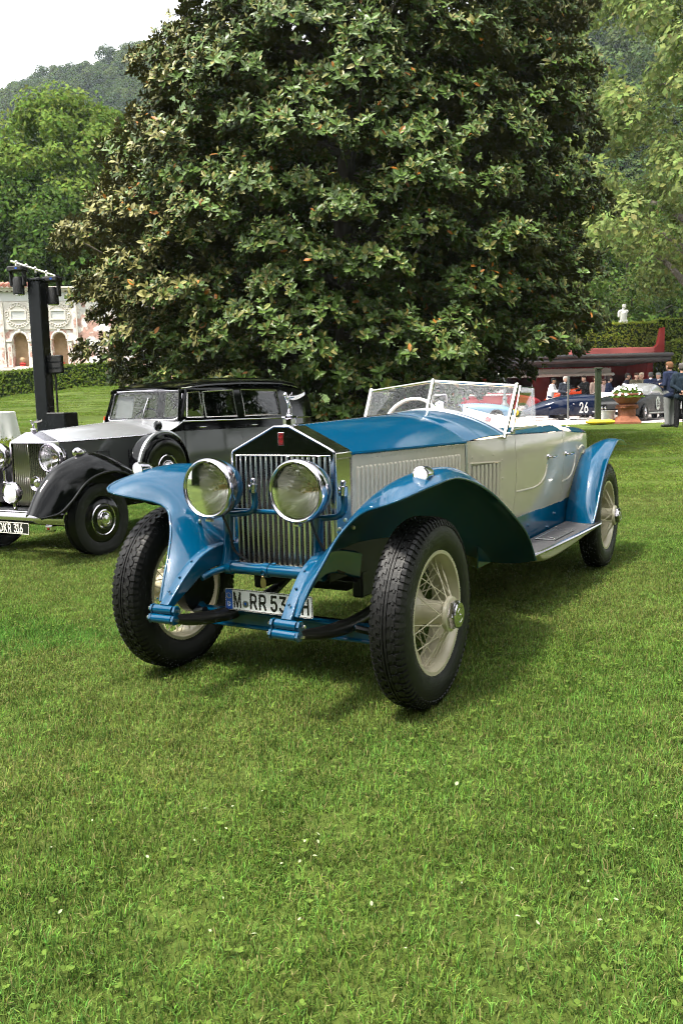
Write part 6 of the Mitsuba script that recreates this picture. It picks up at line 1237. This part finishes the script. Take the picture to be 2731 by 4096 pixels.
add(lp, 'standard', lathe([(.22, 0), (.22, .55), (.17, .62), (.17, .66), (.09, .74), (.07, .86), (.10, .90), (.055, .95), (.05, 2.0), (.03, 2.05), (0, 2.06)], 20, (0, 0, 1), (x, y, z)), 'm_iron', 40)
for s in (-1, 1):
    add(lp, 'arm', tube(spline([(x, y, z + 1.78), (x + s * .18, y, z + 1.88), (x + s * .26, y, z + 1.80)], 8), .02, 6), 'm_iron'); add(lp, 'shade', lathe([(0, .10), (.08, .09), (.15, .0), (.13, -.02), (0, -.03)], 18, (0, 0, 1), (x + s * .28, y, z + 1.72)), 'm_pale_band', 40)
# statue above the hedge
pri('m_marble', (0.70, 0.70, 0.69), 0.6)
sx_, sy_ = 14.3, 42.5; o = np.array([0, 0, 0.0])
su = thing('statue', 'white marble bust on the clipped hedge', 'statue')
def bb(a, ra, b, rb): return ((o + np.array(a), ra), (o + np.array(b), rb))
add(su, 'figure', flesh([bb((0, 0, .2), .34, (0, 0, .62), .36), bb((-.28, 0, .85), .20, (.28, 0, .85), .20), bb((0, 0, .95), .16, (0, -.04, 1.15), .13), bb((.04, -.06, 1.32), .20, (.04, -.05, 1.42), .19), bb((.06, -.26, 1.30), .03, (.06, -.27, 1.25), .035), bb((-.42, 0, .8), .13, (-.46, -.05, .4), .10)], .05, 4), 'm_marble', 60, T().translate([sx_, sy_, gz + 4.62]) @ T().scale([.52] * 3))
add(su, 'plinth', box(o + [0, 0, -.2], (.7, .7, .5), bevel=.03), 'm_marble', 30, T().translate([sx_, sy_, gz + 4.62]) @ T().scale([.52] * 3))
# fallen petals and leaves on the lawn
r = np.random.default_rng(31)
for k in range(46):
    while True:
        px_, py_ = r.uniform(60, 2670), r.uniform(2560, 4040)
        y = 1.369 * 3337 / max(py_ - 1637, 1); x = (px_ - 1365) / 3337 * y
        if not (-1.15 < x < 1.5 and 3.0 < y): break
    big = k < 1; L_ = r.uniform(.020, .024) if big else r.uniform(.008, .016); v, f = oval_leaf(L_, L_ * .55, r.uniform(-.5, .2), .35)
    R3 = rot_to(np.array([[r.normal(0, .35), r.normal(0, .35), 1.0]]), np.array([r.uniform(0, 6)]))[0]
    key = add(None, 'fallen_petal', (v @ R3.T + [x, y, .034], f), 'm_petal', False)
    tag(key, 'tiny pale petal lying on the grass of the foreground lawn', 'petal', 'pale petals scattered over the lawn')
pri('m_petal', (0.26, 0.30, 0.17), 0.8)
# ------------------------------------------------------------------ haze over the far hill
scene['air'] = {'type': 'homogeneous', 'albedo': C(0.95, 0.95, 0.95), 'sigma_t': C(0.00018, 0.00020, 0.00024)}
scene['haze'] = {'type': 'cube', 'to_world': T().translate([0, 40, 108]) @ T().scale([480, 520, 118]), 'bsdf': {'type': 'null'}, 'interior': {'type': 'ref', 'id': 'air'}}
tag('haze', 'thin pale summer haze that softens the far hill', kind='stuff')
scene['camera']['medium'] = {'type': 'ref', 'id': 'air'}
